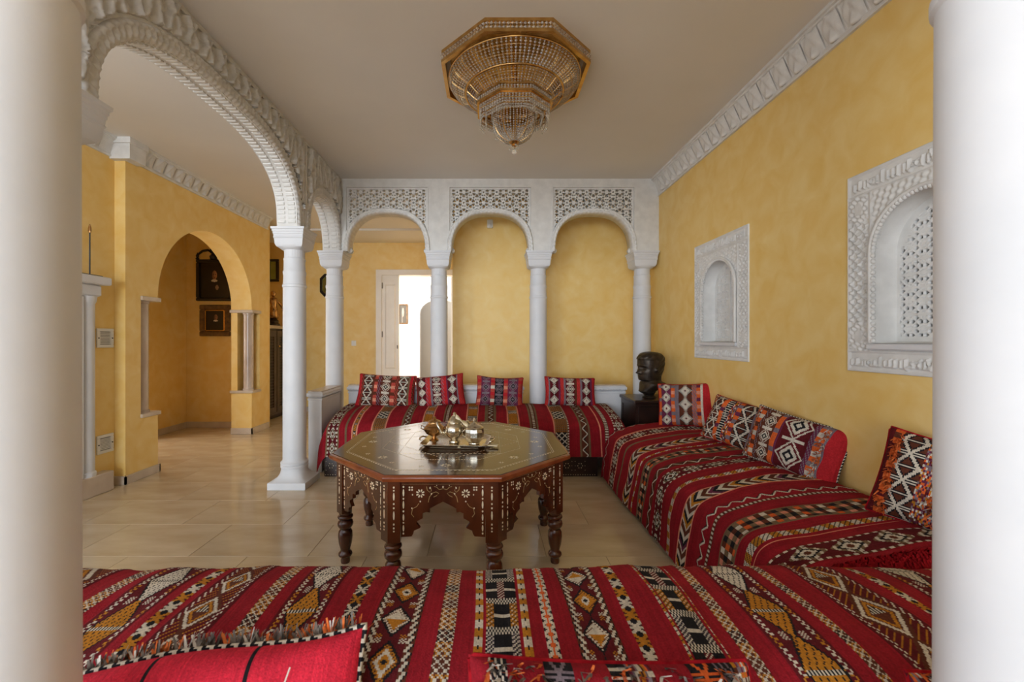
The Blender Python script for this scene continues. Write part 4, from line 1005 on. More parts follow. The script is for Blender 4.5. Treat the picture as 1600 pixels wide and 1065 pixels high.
cushion('bright red plain-backed cushion with black and white twisted edge, seen from behind', .60, .31, .15, place(-.515, .735, .352, R(183), R(-30), R(7)),
        [(.2, 'mix'), (.2, 'xx', BRN, WHT), (.2, 'tuft', PUR, WHT), (.2, 'mix'), (.2, 'xx', BLK, ORG)], .004, 13, G3, back=BRT, piping=.0065, pinch=.06, wave=.012, tuftup=1.0, tufts=[('orangewool', 46, (.0, .95, .95, 1.0)), ('greywool', 110, (.05, .95, .95, 1.0)), ('whitewool', 24, (.1, .9, .95, 1.0))], backstripes=(.34, .66))
TUF = [('orangewool', 60, (.02, .98, .80, .99)), ('whitewool', 30, (.05, .95, .80, .99)), ('greywool', 40, (.05, .95, .85, .99))]
CC = [(.06, 'plain', RED), (.05, 'stitch', BLK, WHT), (.10, 'plain', RED), (.08, 'xx', BLK, GRY), (.10, 'plain', RED), (.05, 'bead'), (.07, 'mix'), (.1, 'plain', RED), (.08, 'xx', BLK, ORG), (.05, 'stitch', BLK, GRY), (.06, 'mix')]
cushion('red kilim cushion with orange and white wool tufts at the bottom edge, centre', .56, .27, .15, place(.235, .735, .375, R(0), R(28), R(1)), CC, .004, 15, G3, tufts=TUF)
cushion('red tufted kilim cushion just peeping in beside the right foreground column', .45, .25, .15, place(1.06, .745, .365, R(0), R(28), R(0)), CC[::-1], .004, 16, G3, tufts=TUF)

mb = MB(); mb.tube([(-.37, .800, .640), (-.375, .790, .620), (-.40, .783, .605), (-.425, .776, .595), (-.43, .766, .575), (-.428, .756, .555)], .0016, 5)
tag(mb.build('loose_thread', 'whitewool'), 'loose white thread lying over the bright red cushion back', 'thread')
# ================================================================== OCTAGONAL TABLE
TX, TY, TZ = -0.215, 2.66, 0.62
tb = empty('octagonal_table', (TX, TY, 0), 'octagonal dark wooden table with bone inlay, scalloped aprons and turned legs', 'table')
S8 = math.tan(PI/8)
def octa_secs(secs): return MB().stack(secs, 8, (TX, TY), PI/8)
AP = .672
octa_secs([(AP-.02, TZ-.034), (AP-.004, TZ-.03), (AP, TZ-.02), (AP-.002, TZ-.010), (AP-.010, TZ-.004), (AP-.016, TZ-.002)]).build('moulded_rim', 'wood_red', tb, auto=40)
top = octa_secs([(AP-.02, TZ-.010), (AP-.018, TZ-.001), (AP-.02, TZ)]).build('table_top', 'wood_top', tb)
def rot8(k, u, d):      # point on side k: u along it, d apothem
    a = -PI/2+k*PI/4; ca, sa = math.cos(a), math.sin(a)
    return (TX+d*ca-u*sa, TY+d*sa+u*ca)
mb = MB()
def dash_line(p, q, n, wd, z, frac=.7):
    p, q = Vector(p), Vector(q); d = (q-p)/n; nrm = Vector((-d.y, d.x)).normalized()*wd/2
    for i in range(n):
        a = p+d*(i+(1-frac)/2); b = p+d*(i+1-(1-frac)/2); m_ = (a+b)/2
        mb.prism([(a.x, a.y), (m_.x-nrm.x, m_.y-nrm.y), (b.x, b.y), (m_.x+nrm.x, m_.y+nrm.y)], lambda x, y: (x, y, z-.001), lambda x, y: (x, y, z+.0006))
def rosette(cx, cy, r, z, n=8):
    for k in range(n):
        a = 2*PI*k/n; dash_line((cx+r*.3*math.cos(a), cy+r*.3*math.sin(a)), (cx+r*math.cos(a), cy+r*math.sin(a)), 1, r*.32, z, 1)
for k in range(8):
    for ap, n, wd in ((.585, 22, .006), (.575, 60, .0025), (.40, 24, .004)):
        hw = ap*S8; dash_line(rot8(k, -hw, ap), rot8(k, hw, ap), n, wd, TZ)
    x, y = rot8(k, 0, .50); rosette(x, y, .028, TZ)
    for u in (-.12, .12): x, y = rot8(k, u, .52); rosette(x, y, .014, TZ, 6)
for k in range(8):      # eight-pointed star lines
    a = rot8(k, 0, .40); b = rot8(k+2, 0, .40); dash_line(a, b, 22, .003, TZ)
o = mb.build('top_inlay', 'bone', tb); o['kind'] = 'stuff'
PA = .632; PHW = PA*S8      # apron plane, half side
cut = [(0, .483), (.03, .468), (.063, .450), (.063, .431), (.080, .434), (.097, .428), (.097, .404), (.123, .390), (.127, .380), (.109, .358), (.138, .345), (.142, .330), (.150, .318), (.200, .315)]
poly = [(-u, z) for u, z in cut[::-1]]+cut[1:]+[(.205, .588), (-.205, .588)]
for k in range(8):
    ap = PA-.008
    f0 = lambda u, z: (*rot8(k, u, ap), z); f1 = lambda u, z: (*rot8(k, u, ap-.02), z)
    mb = MB().prism(poly, f0, f1)
    apron = mb.build('apron', 'wood', tb)
    mb = MB(); df = PA-.0085
    def lens(u, z, du, dz, n=8):
        pts = [(u+du*math.cos(2*PI*i/n), z+dz*math.sin(2*PI*i/n)) for i in range(n)]
        mb.prism(pts, lambda a, b: (*rot8(k, a, df), b), lambda a, b: (*rot8(k, a, df+.0012), b))
    def petal(u, z, ang, r0, r1, wd):
        c, s_ = math.cos(ang), math.sin(ang); m_ = (r0+r1)/2
        pts = [(u+r0*c, z+r0*s_), (u+m_*c-wd*s_, z+m_*s_+wd*c), (u+r1*.93*c-wd*.7*s_, z+r1*.93*s_+wd*.7*c), (u+r1*c, z+r1*s_), (u+r1*.93*c+wd*.7*s_, z+r1*.93*s_-wd*.7*c), (u+m_*c+wd*s_, z+m_*s_-wd*c)]
        mb.prism(pts, lambda a, b: (*rot8(k, a, df), b), lambda a, b: (*rot8(k, a, df+.0012), b))
    for sg in (-1, 1):
        for z, dz in ((.553, .005), (.525, .018), (.497, .005), (.468, .019), (.437, .005), (.408, .016), (.383, .004), (.357, .016), (.332, .005)): lens(sg*.188, z, .0042, dz)
        for q in range(8): petal(sg*.108, .522, PI/4*q+PI/8, .006, .021, .0038)
        for du in (-.006, .006):
            for dz in (-.006, .006): lens(sg*.153+du, .545+dz, .0045, .0045, 6)
        lens(sg*.145, .516, .003, .004); lens(sg*.108, .484, .0035, .004); lens(sg*.148, .452, .003, .004); lens(sg*.055, .520, .0035, .004); lens(sg*.062, .548, .003, .005)
    lens(0, .553, .004, .005)
    for (u, z) in ((-.03, .56), (.03, .56)): lens(u, z, .002, .002)
    mb.build('inlay', 'bone', apron)
    mb = MB()
    for sg in (-1, 1):
        for pts in ([(.06, .555), (.055, .535), (.063, .528), (.075, .538), (.078, .555)], [(.0, .545), (.018, .540), (.03, .552), (.042, .555)], [(.045, .505), (.03, .512), (.02, .522), (.033, .53), (.05, .524), (.065, .505), (.07, .48)],
                    [(.115, .475), (.125, .46), (.145, .45), (.150, .425), (.138, .41)]):
            mb.tube([(*rot8(k, sg*a, df), b) for a, b in pts], .0016, 4)
    mb.tube([(*rot8(k, -.195, df), .566), (*rot8(k, .195, df), .566)], .0009, 4)
    mb.build('scroll_line', 'brass_line', apron)
    # corner post between this side and the next
    def side_pt(kk, u, d): return Vector((*rot8(kk, u, d), 0))
    v0 = side_pt(k, PHW, PA); p1 = side_pt(k, .202, PA); p2 = side_pt(k+1, -.202, PA); q1 = side_pt(k, .205, PA-.05); q2 = side_pt(k+1, -.205, PA-.05)
    pl = [(p.x, p.y) for p in (p1, v0, p2, q2, q1)]
    post = MB().prism(pl, lambda x, y: (x, y, .29), lambda x, y: (x, y, TZ-.032)).build('corner_post', 'wood', tb)
    mb = MB(); df2 = PA
    for kk, sg in ((k, 1), (k+1, -1)):
        for z, dz in ((.553, .005), (.538, .004), (.51, .019), (.475, .005), (.455, .005), (.42, .022), (.378, .005), (.36, .005), (.345, .004)):
            pts = [(sg*.232+.0042*math.cos(2*PI*i/8), z+dz*math.sin(2*PI*i/8)) for i in range(8)]
            mb.prism(pts, lambda a, b: (*rot8(kk, a, PA-.0003), b), lambda a, b: (*rot8(kk, a, PA+.001), b))
    mb.build('inlay', 'bone', post)
    c = (p1+p2+q1+q2)/4
    prof = [(.024, 0), (.026, .012), (.024, .03), (.034, .038), (.039, .048), (.036, .058), (.027, .066), (.026, .075), (.036, .11), (.0405, .15), (.038, .175), (.029, .19), (.033, .196), (.042, .21), (.0435, .222), (.039, .236), (.030, .243), (.039, .25), (.043, .258), (.04, .266), (.033, .271), (.036, .278), (.036, .292)]
    MB().lathe(prof, (c.x, c.y, 0), 20).build('turned_leg', 'wood', tb, auto=50)

# ---- tray and tea things
rz = R(-5); TR = Matrix.Translation((-.19, 2.61, TZ)) @ Matrix.Rotation(rz, 4, 'Z')
tr = empty('tray', (-.19, 2.61, TZ), 'rectangular silver tray with cut corners on the octagonal table', 'tray', rz=rz)
def cutrect(w_, d_, c): return [(-w_+c, -d_), (w_-c, -d_), (w_, -d_+c), (w_, d_-c), (w_-c, d_), (-w_+c, d_), (-w_, d_-c), (-w_, -d_+c)]
secs = [(.175, .13, .035, .002), (.178, .133, .035, .006), (.198, .152, .04, .022), (.202, .156, .04, .024), (.200, .154, .04, .027), (.194, .149, .04, .024), (.172, .128, .035, .010)]
vs = []; fs = []
for (a, b, c, z) in secs: vs += [(x, y, z) for x, y in cutrect(a, b, c)]
for j in range(len(secs)-1):
    for i in range(8): fs.append((j*8+i, j*8+(i+1) % 8, (j+1)*8+(i+1) % 8, (j+1)*8+i))
fs += [tuple(range(7, -1, -1)), tuple(range((len(secs)-1)*8, len(secs)*8))]
MB().add(vs, fs).build('dish', 'silver', tr, local=True)
mb = MB()
for i in range(40):
    a = -.19+.38*i/39; mb.ball((a, -.155, .0255), .0035, 5, 3); mb.ball((a, .155, .0255), .0035, 5, 3)
o = mb.build('beaded_edge', 'silver', tr, local=True); o['kind'] = 'stuff'
for sg in (-1, 1):
    mb = MB(); mb.tube([(sg*.198, -.05, .025), (sg*.222, -.04, .032), (sg*.228, 0, .034), (sg*.222, .04, .032), (sg*.198, .05, .025)], .005, 6); mb.build('handle', 'silver', tr, smooth=True, local=True)
ZT = TZ+.0105
def fac(n, amt): return lambda a, z: 1-amt*abs(math.sin(n*a/2))
tp = empty('teapot', (-.205, 2.60, ZT), 'silver teapot with a pointed lid in the middle of the tray', 'teapot')
MB().lathe([(.030, 0), (.034, .004), (.032, .012), (.022, .018), (.03, .026), (.052, .045), (.061, .072), (.058, .095), (.046, .112), (.040, .118), (.043, .122)], (-.205, 2.60, ZT), 32, rfn=fac(12, .05)).build('body', 'silver', tp, auto=40)
lid = MB().lathe([(.044, .122), (.043, .126), (.036, .136), (.026, .150), (.016, .160), (.010, .163), (.008, .168), (.011, .173), (.009, .178), (.001, .183)], (-.205, 2.60, ZT), 24, rfn=fac(8, .06)).build('lid', 'silver', tp, auto=40)
mb = MB().tube([(-.255, 2.595, ZT+.05), (-.285, 2.59, ZT+.062), (-.298, 2.588, ZT+.09), (-.312, 2.585, ZT+.125)], .013, 8, rfn=lambda t_: 1.1-.6*t_); mb.build('spout', 'silver', tp, smooth=True)
mb = MB().tube([(-.158, 2.605, ZT+.115), (-.125, 2.61, ZT+.128), (-.108, 2.612, ZT+.10), (-.116, 2.61, ZT+.07), (-.148, 2.605, ZT+.05)], .007, 8); mb.build('handle', 'silver', tp, smooth=True)
mb = MB(); n = 6; vs = []; fs = []
for i in range(n+1):
    for j in range(5):
        a = i/n; q = (j-2)/2; vs.append((-.195+.075*a, 2.575+.028*q-.01*a, ZT+.172-.055*a-.012*q*q+.006*math.sin(9*a+2*q)))
for i in range(n):
    for j in range(4): fs.append((i*5+j, (i+1)*5+j, (i+1)*5+j+1, i*5+j+1))
o = mb.add(vs, fs).build('heat_cloth', 'cream', tp, smooth=True); o.modifiers.new('thick', 'SOLIDIFY').thickness = .002; o['label'] = 'folded cream cloth over the lid'
sg_ = empty('sugar_bowl', (-.335, 2.66, ZT), 'small gilt footed bowl with a lid at the left of the tray', 'bowl')
MB().lathe([(.026, 0), (.028, .004), (.016, .012), (.012, .022), (.024, .028), (.050, .042), (.062, .060), (.063, .070), (.066, .073), (.063, .076), (.058, .084), (.052, .088)], (-.335, 2.66, ZT), 32).build('bowl', 'copper', sg_, auto=40)
MB().lathe([(.053, .088), (.048, .094), (.038, .102), (.036, .112), (.042, .115), (.036, .119), (.012, .13), (.009, .135), (.012, .14), (.001, .147)], (-.335, 2.66, ZT), 24).build('lid', 'copper', sg_, auto=40)
for sg in (-1, 1):
    MB().tube([(-.335+sg*.062, 2.66, ZT+.08), (-.335+sg*.08, 2.66, ZT+.09), (-.335+sg*.082, 2.66, ZT+.072), (-.335+sg*.062, 2.66, ZT+.062)], .0035, 6).build('ring_handle', 'copper', sg_, smooth=True)
cb = empty('lidded_pot', (-.085, 2.56, ZT), 'faceted silver pot with a finial lid at the right of the tray', 'pot')
MB().lathe([(.030, 0), (.034, .004), (.033, .01), (.045, .02), (.058, .045), (.060, .075), (.056, .092), (.058, .098), (.056, .101)], (-.085, 2.56, ZT), 10).build('body', 'silver', cb)
MB().lathe([(.056, .101), (.052, .106), (.036, .114), (.018, .12), (.012, .126), (.006, .134), (.009, .14), (.005, .147), (.001, .158)], (-.085, 2.56, ZT), 20).build('lid', 'silver', cb, auto=40)
MB().tube([(-.14, 2.55, ZT+.09), (-.155, 2.55, ZT+.075), (-.15, 2.55, ZT+.05), (-.14, 2.55, ZT+.045)], .004, 6).build('handle', 'silver', cb, smooth=True)
MB().add([(-.045, 2.50, ZT+.001), (.06, 2.51, ZT+.001), (.05, 2.57, ZT+.001), (-.03, 2.56, ZT+.001), (-.045, 2.50, ZT+.004), (.06, 2.51, ZT+.004), (.05, 2.57, ZT+.006), (-.03, 2.56, ZT+.006)], [(0,3,2,1),(4,5,6,7),(0,1,5,4),(1,2,6,5),(2,3,7,6),(3,0,4,7)])
for (x, y, a, w_, nm) in ((-.155, 2.49, .5, .03, 'left'), (.012, 2.52, -.2, .045, 'right')):
    mb = MB(); c, s_ = math.cos(a), math.sin(a)
    pts = [(-w_, -.02), (w_, -.02), (w_, .02), (-w_, .02)]
    mb.prism([(x+c*p-s_*q, y+s_*p+c*q) for p, q in pts], lambda p, q: (p, q, ZT+.001), lambda p, q: (p, q, ZT+.006))
    tag(mb.build('napkin', 'cream'), 'folded cream napkin on the tray, %s of the faceted pot' % nm, 'napkin', 'napkins on the tray')

# ================================================================== CHANDELIER
CX, CY = .165, 2.745
ch = empty('chandelier', (CX, CY, H), 'octagonal gold and crystal bead chandelier fixed to the ceiling', 'chandelier')
def ring8(r0, r1, z0, z1):      # octagonal hollow frame, half widths across flats
    k = 1/math.cos(PI/8); vs = []; fs = []
    for (r, z) in ((r1, z0), (r1, z1), (r0, z1), (r0, z0)):
        for i in range(8):
            a = PI/8+PI/4*i; vs.append((CX+r*k*math.cos(a), CY+r*k*math.sin(a), z))
    for j in range(4):
        for i in range(8): fs.append((j*8+i, j*8+(i+1) % 8, ((j+1) % 4)*8+(i+1) % 8, ((j+1) % 4)*8+i))
    return MB().add(vs, fs)
ring8(.428, .445, 2.962, 2.98).build('upper_rail', 'gold', ch); ring8(.424, .447, 2.905, 2.922).build('lower_rail', 'gold', ch); ring8(.425, .436, 2.92, 2.967).build('inner_band', 'gold', ch)
def beads8(r, z0, z1, rows, per, size):
    mb = MB(); k = 1/math.cos(PI/8)
    for i in range(8):
        a0, a1 = PI/8+PI/4*i, PI/8+PI/4*(i+1)
        p0 = Vector((r*k*math.cos(a0), r*k*math.sin(a0))); p1 = Vector((r*k*math.cos(a1), r*k*math.sin(a1)))
        for q in range(per):
            p = p0.lerp(p1, (q+.5)/per)
            for s_ in range(rows):
                mb.octa((CX+p.x, CY+p.y, z0+(z1-z0)*((s_+.5)/rows)), size)
    return mb
o = beads8(.441, 2.922, 2.965, 2, 16, .0115).build('crystal_band', 'crystal', ch); o['kind'] = 'stuff'
# outer dish of bead strands from the frame in to the first ring
def dish(prof, rows, per, size, m, name, gold_every=0):
    P, tot = resample(prof, rows); mb = MB()
    for j in range(rows):
        r, z = (P[j]+P[j+1])/2
        for i in range(per):
            a = 2*PI*(i+.5)/per; mb.octa((CX+r*math.cos(a), CY+r*math.sin(a), z), size)
    o = mb.build(name, m, ch); o['kind'] = 'stuff'; return o
def torus(r, z, rr, n=64, m=8):
    mb = MB(); mb.tube([(CX+r*math.cos(2*PI*i/n), CY+r*math.sin(2*PI*i/n), z) for i in range(n+1)], rr, m); return mb
def ribs(prof, n, rr):
    P, _ = resample(prof, 12); mb = MB()
    for i in range(n):
        a = 2*PI*(i+.5)/n; mb.tube([(CX+r*math.cos(a), CY+r*math.sin(a), z) for r, z in P], rr, 4)
    return mb
pr1 = [(.415, 2.905), (.40, 2.872), (.365, 2.843), (.315, 2.822)]
pr2 = [(.305, 2.822), (.28, 2.800), (.25, 2.775), (.228, 2.765)]
pr3 = [(.130, 2.675), (.134, 2.62), (.120, 2.572), (.082, 2.533), (.03, 2.515)]
dish(pr1, 9, 96, .0088, 'crystal', 'bead_strands'); dish(pr2, 7, 84, .0062, 'crystal', 'bead_strands'); dish(pr3, 16, 40, .0060, 'crystal', 'bead_strands')
o = ribs(pr1, 96, .0013).build('strand_wire', 'gold', ch); o['kind'] = 'stuff'
for P_, n_ in ((pr1, 24), (pr2, 24), (pr3, 10)): ribs(P_, n_, .003).build('gold_rib', 'gold', ch)['kind'] = 'stuff'
torus(.415, 2.903, .007).build('gold_ring', 'gold', ch, smooth=True); torus(.31, 2.821, .008).build('gold_ring', 'gold', ch, smooth=True); torus(.124, 2.675, .006).build('gold_ring', 'gold', ch, smooth=True)
for r, z in ((.40, 2.872), (.365, 2.843), (.28, 2.80), (.253, 2.777)): torus(r, z, .0025, 64, 5).build('thin_ring', 'gold', ch, smooth=True)
ring8(.205, .232, 2.757, 2.768).build('middle_upper_rail', 'gold', ch); ring8(.205, .234, 2.715, 2.727).build('middle_lower_rail', 'gold', ch)
o = beads8(.226, 2.727, 2.757, 2, 10, .0085).build('crystal_band', 'crystal', ch); o['kind'] = 'stuff'
for (r, z0, z1, rows) in ((.215, 2.655, 2.715, 4), (.178, 2.64, 2.71, 4), (.14, 2.665, 2.705, 3)):
    o = beads8(r, z0, z1, rows, 9, .0082).build('hanging_crystals', 'crystal', ch); o['kind'] = 'stuff'
    ring8(r-.008, r+.004, z1-.004, z1+.006).build('tier_rail', 'gold', ch); ring8(r-.004, r+.003, z0+(z1-z0)*.5-.002, z0+(z1-z0)*.5+.002).build('tier_rail', 'gold', ch)
mb = MB(); k = 1/math.cos(PI/8)
for i in range(8):
    for q in range(5):
        a = PI/8+PI/4*i+(q-2)*.07; r = .222
        for j in range(2): mb.octa((CX+r*math.cos(a), CY+r*math.sin(a), 2.645-.018*j), .007)
o = mb.build('drop_crystals', 'crystal', ch); o['kind'] = 'stuff'
MB().lathe([(.03, 2.52), (.034, 2.514), (.024, 2.504), (.012, 2.498), (.016, 2.49), (.006, 2.485)], (CX, CY, 0), 20).build('bottom_cup', 'gold', ch, auto=40)
MB().ball((CX, CY, 2.452), .016, 10, 7).build('finial_ball', 'crystal', ch)
mb = MB()
for i in range(10):
    a = 2*PI*i/10; mb.octa((CX+.028*math.cos(a), CY+.028*math.sin(a), 2.488-.016*(i % 2)), .008)
mb.octa((CX, CY, 2.475), .009); o = mb.build('drop_crystals', 'crystal', ch); o['kind'] = 'stuff'
MB().stack([(.40, 2.972), (.40, 2.979)], 8, (CX, CY), PI/8).build('backplate', 'gold', ch)
MB().lathe([(.02, 2.52), (.02, 2.972)], (CX, CY, 0), 12).build('stem', 'gold', ch)
# ================================================================== BUST ON ITS CABINET
cab = empty('side_cabinet', (1.605, 4.29, 0), 'small dark wooden cabinet in the back right corner under the bust', 'cabinet')
MB().bevbox(1.405, 1.80, 4.07, 4.51, .05, .645, .004).build('body', 'wood_black', cab)
MB().bevbox(1.385, 1.815, 4.045, 4.53, .645, .68, .008).build('top', 'wood_black', cab)
for x0, x1, y0, y1 in ((1.397, 1.405, 4.07, 4.11), (1.397, 1.405, 4.47, 4.51)): MB().box(x0, x1, y0, y1, .05, .645).build('side_stile', 'wood_black', cab)
for z0, z1 in ((.05, .10), (.60, .645)): MB().box(1.397, 1.405, 4.11, 4.47, z0, z1).build('side_rail', 'wood_black', cab)
dr = MB().bevbox(1.425, 1.78, 4.058, 4.07, .08, .62, .003).build('door', 'wood_black', cab); MB().ball((1.45, 4.05, .40), .012, 8, 6).build('knob', 'gold', dr)
for x in (1.42, 1.77):
    for y in (4.09, 4.49): MB().lathe([(.02, 0), (.024, .03), (.018, .05)], (x, y, 0), 10).build('foot', 'wood_black', cab)

bs = empty('bust', (1.60, 4.27, .68), 'dark bronze portrait bust of a man facing left on a small cabinet', 'sculpture')
SEC = [(.02, .04, .04, .05), (.035, .055, .04, .06), (.05, .085, .048, .075), (.063, .106, .05, .075), (.085, .090, .085, .095), (.11, .076, .13, .115), (.13, .068, .165, .125), (.142, .066, .168, .122), (.155, .066, .135, .105), (.163, .066, .124, .094), (.168, .080, .121, .092), (.174, .098, .120, .090),
       (.19, .104, .119, .092), (.21, .106, .120, .096), (.235, .106, .124, .100), (.26, .106, .132, .103), (.285, .102, .139, .105), (.31, .107, .144, .107), (.34, .109, .147, .109), (.37, .108, .147, .110), (.40, .104, .142, .106), (.42, .094, .130, .097), (.438, .074, .107, .080), (.450, .046, .070, .054), (.457, .001, .001, .001)]
zz = np.concatenate([np.linspace(SEC[0][0], .457, 96)]); S = np.array(SEC)
n = 72; vs = []; fs = []
rng = np.random.RandomState(2); ph = rng.rand(12)*6
for z in zz:
    f = np.interp(z, S[:, 0], S[:, 1]); b = np.interp(z, S[:, 0], S[:, 2]); w_ = np.interp(z, S[:, 0], S[:, 3])
    for i in range(n):
        a = 2*PI*i/n; ca, sa = math.cos(a), math.sin(a)
        x = (f if ca >= 0 else b)*math.copysign(abs(ca)**.9, ca); y = w_*math.copysign(abs(sa)**.9, sa)
        if ca > 0 and z > .17:
            gz = lambda c, s_: math.exp(-((z-c)/s_)**2)
            gy = lambda c, s_: math.exp(-((abs(y)-c)/s_)**2)
            nose = (.038*math.exp(-((z-.246)/.012)**2)+.022*math.exp(-((z-.265)/.018)**2)+.012*math.exp(-((z-.295)/.02)**2))*math.exp(-(y/.019)**2)
            x += nose*ca+.008*gz(.318, .009)*gy(.035, .03)-.020*gz(.296, .012)*gy(.042, .020)+.008*gz(.213, .006)*gy(0, .025)+.008*gz(.199, .006)*gy(0, .022)-.006*gz(.206, .003)*gy(0, .024)+.010*gz(.18, .009)*gy(0, .025)
            x += .006*gz(.255, .02)*gy(.06, .02)+.004*gz(.296, .005)*gy(.040, .012)
        ear = math.exp(-((z-.275)/.024)**2)*math.exp(-((x+.015)/.018)**2)
        y += math.copysign(.026, sa)*ear if abs(sa) > .3 else 0
        hair = 1 if (z > .375-.03*max(0, -x/.1) or (x < -.025 and z > .225)) and ear < .25 else 0
        if hair:
            q = sum(math.sin(ph[k]+(3+k)*a*1.7+z*(60+17*k)) for k in range(5))/5
            k_ = 1+.05+.07*q; x *= k_; y *= k_
        vs.append((-x, y, z))
m_ = len(zz)
for j in range(m_-1):
    for i in range(n): fs.append((j*n+i, (j+1)*n+i, (j+1)*n+(i+1) % n, j*n+(i+1) % n))
fs.append(tuple(range(n)))
hd = MB().add(vs, fs).build('head', 'bronze', bs, smooth=True, local=True); hd.rotation_euler = (0, 0, R(14))
MB().lathe([(.062, 0), (.066, .006), (.062, .012), (.048, .016), (.04, .03), (.04, .05)], (0, 0, 0), 24).build('foot', 'bronze', bs, auto=40, local=True)

# ================================================================== PORTRAITS
def painting(nm, x0, x1, z0, z1, y, label, fw, m, canvas, crest=False, gilt_in=False):
    t = empty(nm, ((x0+x1)/2, y, z0), label, 'painting')
    for (a, b, c, d) in ((x0, x1, z0, z0+fw), (x0, x1, z1-fw, z1), (x0, x0+fw, z0+fw, z1-fw), (x1-fw, x1, z0+fw, z1-fw)):
        MB().bevbox(a, b, y-.035, y, c, d, .009).build('frame_bar', m, t)
    if gilt_in:
        g = .016; e = fw
        for (a, b, c, d) in ((x0+e, x1-e, z0+e, z0+e+g), (x0+e, x1-e, z1-e-g, z1-e), (x0+e, x0+e+g, z0+e, z1-e), (x1-e-g, x1-e, z0+e, z1-e)):
            MB().bevbox(a, b, y-.028, y, c, d, .004).build('inner_slip', 'gold', t)
    nu, nv = 64, 80
    u, v = np.meshgrid((np.arange(nu)+.5)/nu*2-1, (np.arange(nv)+.5)/nv, indexing='ij')
    Cc = canvas(u, v)
    A, B = np.meshgrid(np.linspace(x0+fw*.9, x1-fw*.9, nu+1), np.linspace(z0+fw*.9, z1-fw*.9, nv+1), indexing='ij')
    V = np.stack([A, np.full_like(A, y-.014), B], -1).reshape(-1, 3)-np.array(wl(t)); idx = np.arange(V.shape[0]).reshape(nu+1, nv+1)
    Q = np.stack([idx[:-1, :-1], idx[1:, :-1], idx[1:, 1:], idx[:-1, 1:]], -1).reshape(-1, 4)
    link('canvas', np_mesh('canvas', V, Q, Cc.reshape(-1, 3)), 'paint', t)
    if crest:
        xc = (x0+x1)/2
        for sg in (-1, 1):
            MB().tube([(xc+sg*.235, y-.02, z1), (xc+sg*.225, y-.02, z1+.07), (xc+sg*.16, y-.02, z1+.12), (xc+sg*.08, y-.02, z1+.135), (xc+sg*.03, y-.02, z1+.10)], .016, 6).build('crest_scroll', m, t)
            MB().lathe([(.02, 0), (.026, .012), (.012, .03), (.022, .05), (.012, .075), (.001, .10)], (xc+sg*.23, y-.02, z1), 10).build('finial', m, t)
        MB().lathe([(.04, 0), (.05, .04), (.022, .08), (.03, .10), (.05, .13), (.026, .16), (.034, .175), (.014, .20), (.001, .235)], (xc, y-.025, z1), 8).build('crest_urn', m, t)
    return t
def figure(face, collar, hand):
    def f(u, v):
        bg = np.array(lin((26, 18, 13))); C = np.zeros((*u.shape, 3))+bg*(1+.5*np.clip(1-np.hypot(u, v-.6), 0, 1))[..., None]
        body = (v < .50-.55*np.abs(u+.02)**2.2) & (np.abs(u) < .75); C[body] = lin((14, 11, 10))
        neck = (np.abs(u-.02) < .11) & (v > .46) & (v < .56); C[neck] = lin(tuple(int(k*.6) for k in face))
        hair = np.hypot((u-.02)/.24, (v-.68)/.15) < 1; C[hair] = lin((30, 20, 14))
        fc = np.hypot((u-.04)/.18, (v-.645)/.125) < 1
        sh = np.clip(.55+.55*(u-.04)/.18*.8+.2, .25, 1.0)
        C = np.where(fc[..., None], np.array(lin(face))*sh[..., None], C)
        for eu in (-.04, .11): C = np.where((np.hypot((u-eu)/.04, (v-.665)/.012) < 1)[..., None], np.array(lin((50, 32, 24))), C)
        C = np.where((np.hypot((u-.05)/.06, (v-.575)/.010) < 1)[..., None], np.array(lin((110, 52, 40))), C)
        C = np.where(((np.abs(u-.045) < .02) & (v > .60) & (v < .66))[..., None], np.array(lin(face))*1.1, C)
        if collar: C = np.where((np.hypot((u-.03)/.22, (v-.49)/.035) < 1)[..., None] & ~fc[..., None], np.array(lin((206, 196, 176))), C)
        if hand: C = np.where((np.hypot((u-.22)/.12, (v-.30)/.07) < 1)[..., None], np.array(lin((150, 122, 100))), C)
        return C
    return f
painting('portrait', -4.15, -3.665, 1.805, 2.395, 6.12, 'dark portrait of a robed sitter in a black frame with a carved crest', .045, 'frame_dark', figure((176, 124, 92), True, True), crest=True)
painting('portrait', -4.10, -3.675, 1.305, 1.75, 6.12, 'smaller dark portrait in a broad gilt frame below the crested one', .07, 'frame_gilt', figure((150, 104, 78), True, False), gilt_in=True)
def mono(u, v):
    C = np.zeros((*u.shape, 3))+np.array(lin((66, 62, 58))); C[np.hypot(u/.3, (v-.6)/.25) < 1] = lin((150, 140, 128)); C[(np.abs(u+.2) < .1) & (v < .5)] = lin((120, 112, 104)); return C
painting('picture', -2.20, -1.975, 1.64, 2.13, 10.5, 'small dark framed picture on the white wall seen through the door', .03, 'frame_gilt', mono)

# ================================================================== FIREPLACE SIDE, GRILLES, STAND
mt = empty('fireplace_surround', (-3.2, 2.9, 0), 'white fireplace surround with half-round pillar and mantel shelf at the left edge', 'fireplace')
MB().bevbox(-3.235, -3.10, 2.2, 3.53, 1.695, 1.76, .008).build('mantel_shelf', 'white', mt)
MB().bevbox(-3.235, -3.15, 2.25, 3.49, 1.60, 1.695, .012).build('frieze', 'white', mt)
MB().lathe([(.075, .16), (.075, .19), (.066, .20), (.066, 1.54), (.075, 1.56), (.08, 1.6)], (-3.225, 3.42, 0), 24).build('pillar', 'white', mt, auto=40)
MB().bevbox(-3.235, -3.16, 2.3, 3.35, .16, 1.60, .01).build('side_panel', 'white', mt)
MB().bevbox(-3.235, -3.145, 2.2, 3.60, 0, .16, .006).build('base_block', 'skirting', mt)
MB().bevbox(-3.159, -3.150, 2.5, 3.0, .16, .9, .003).build('firebox_opening', 'black', mt)
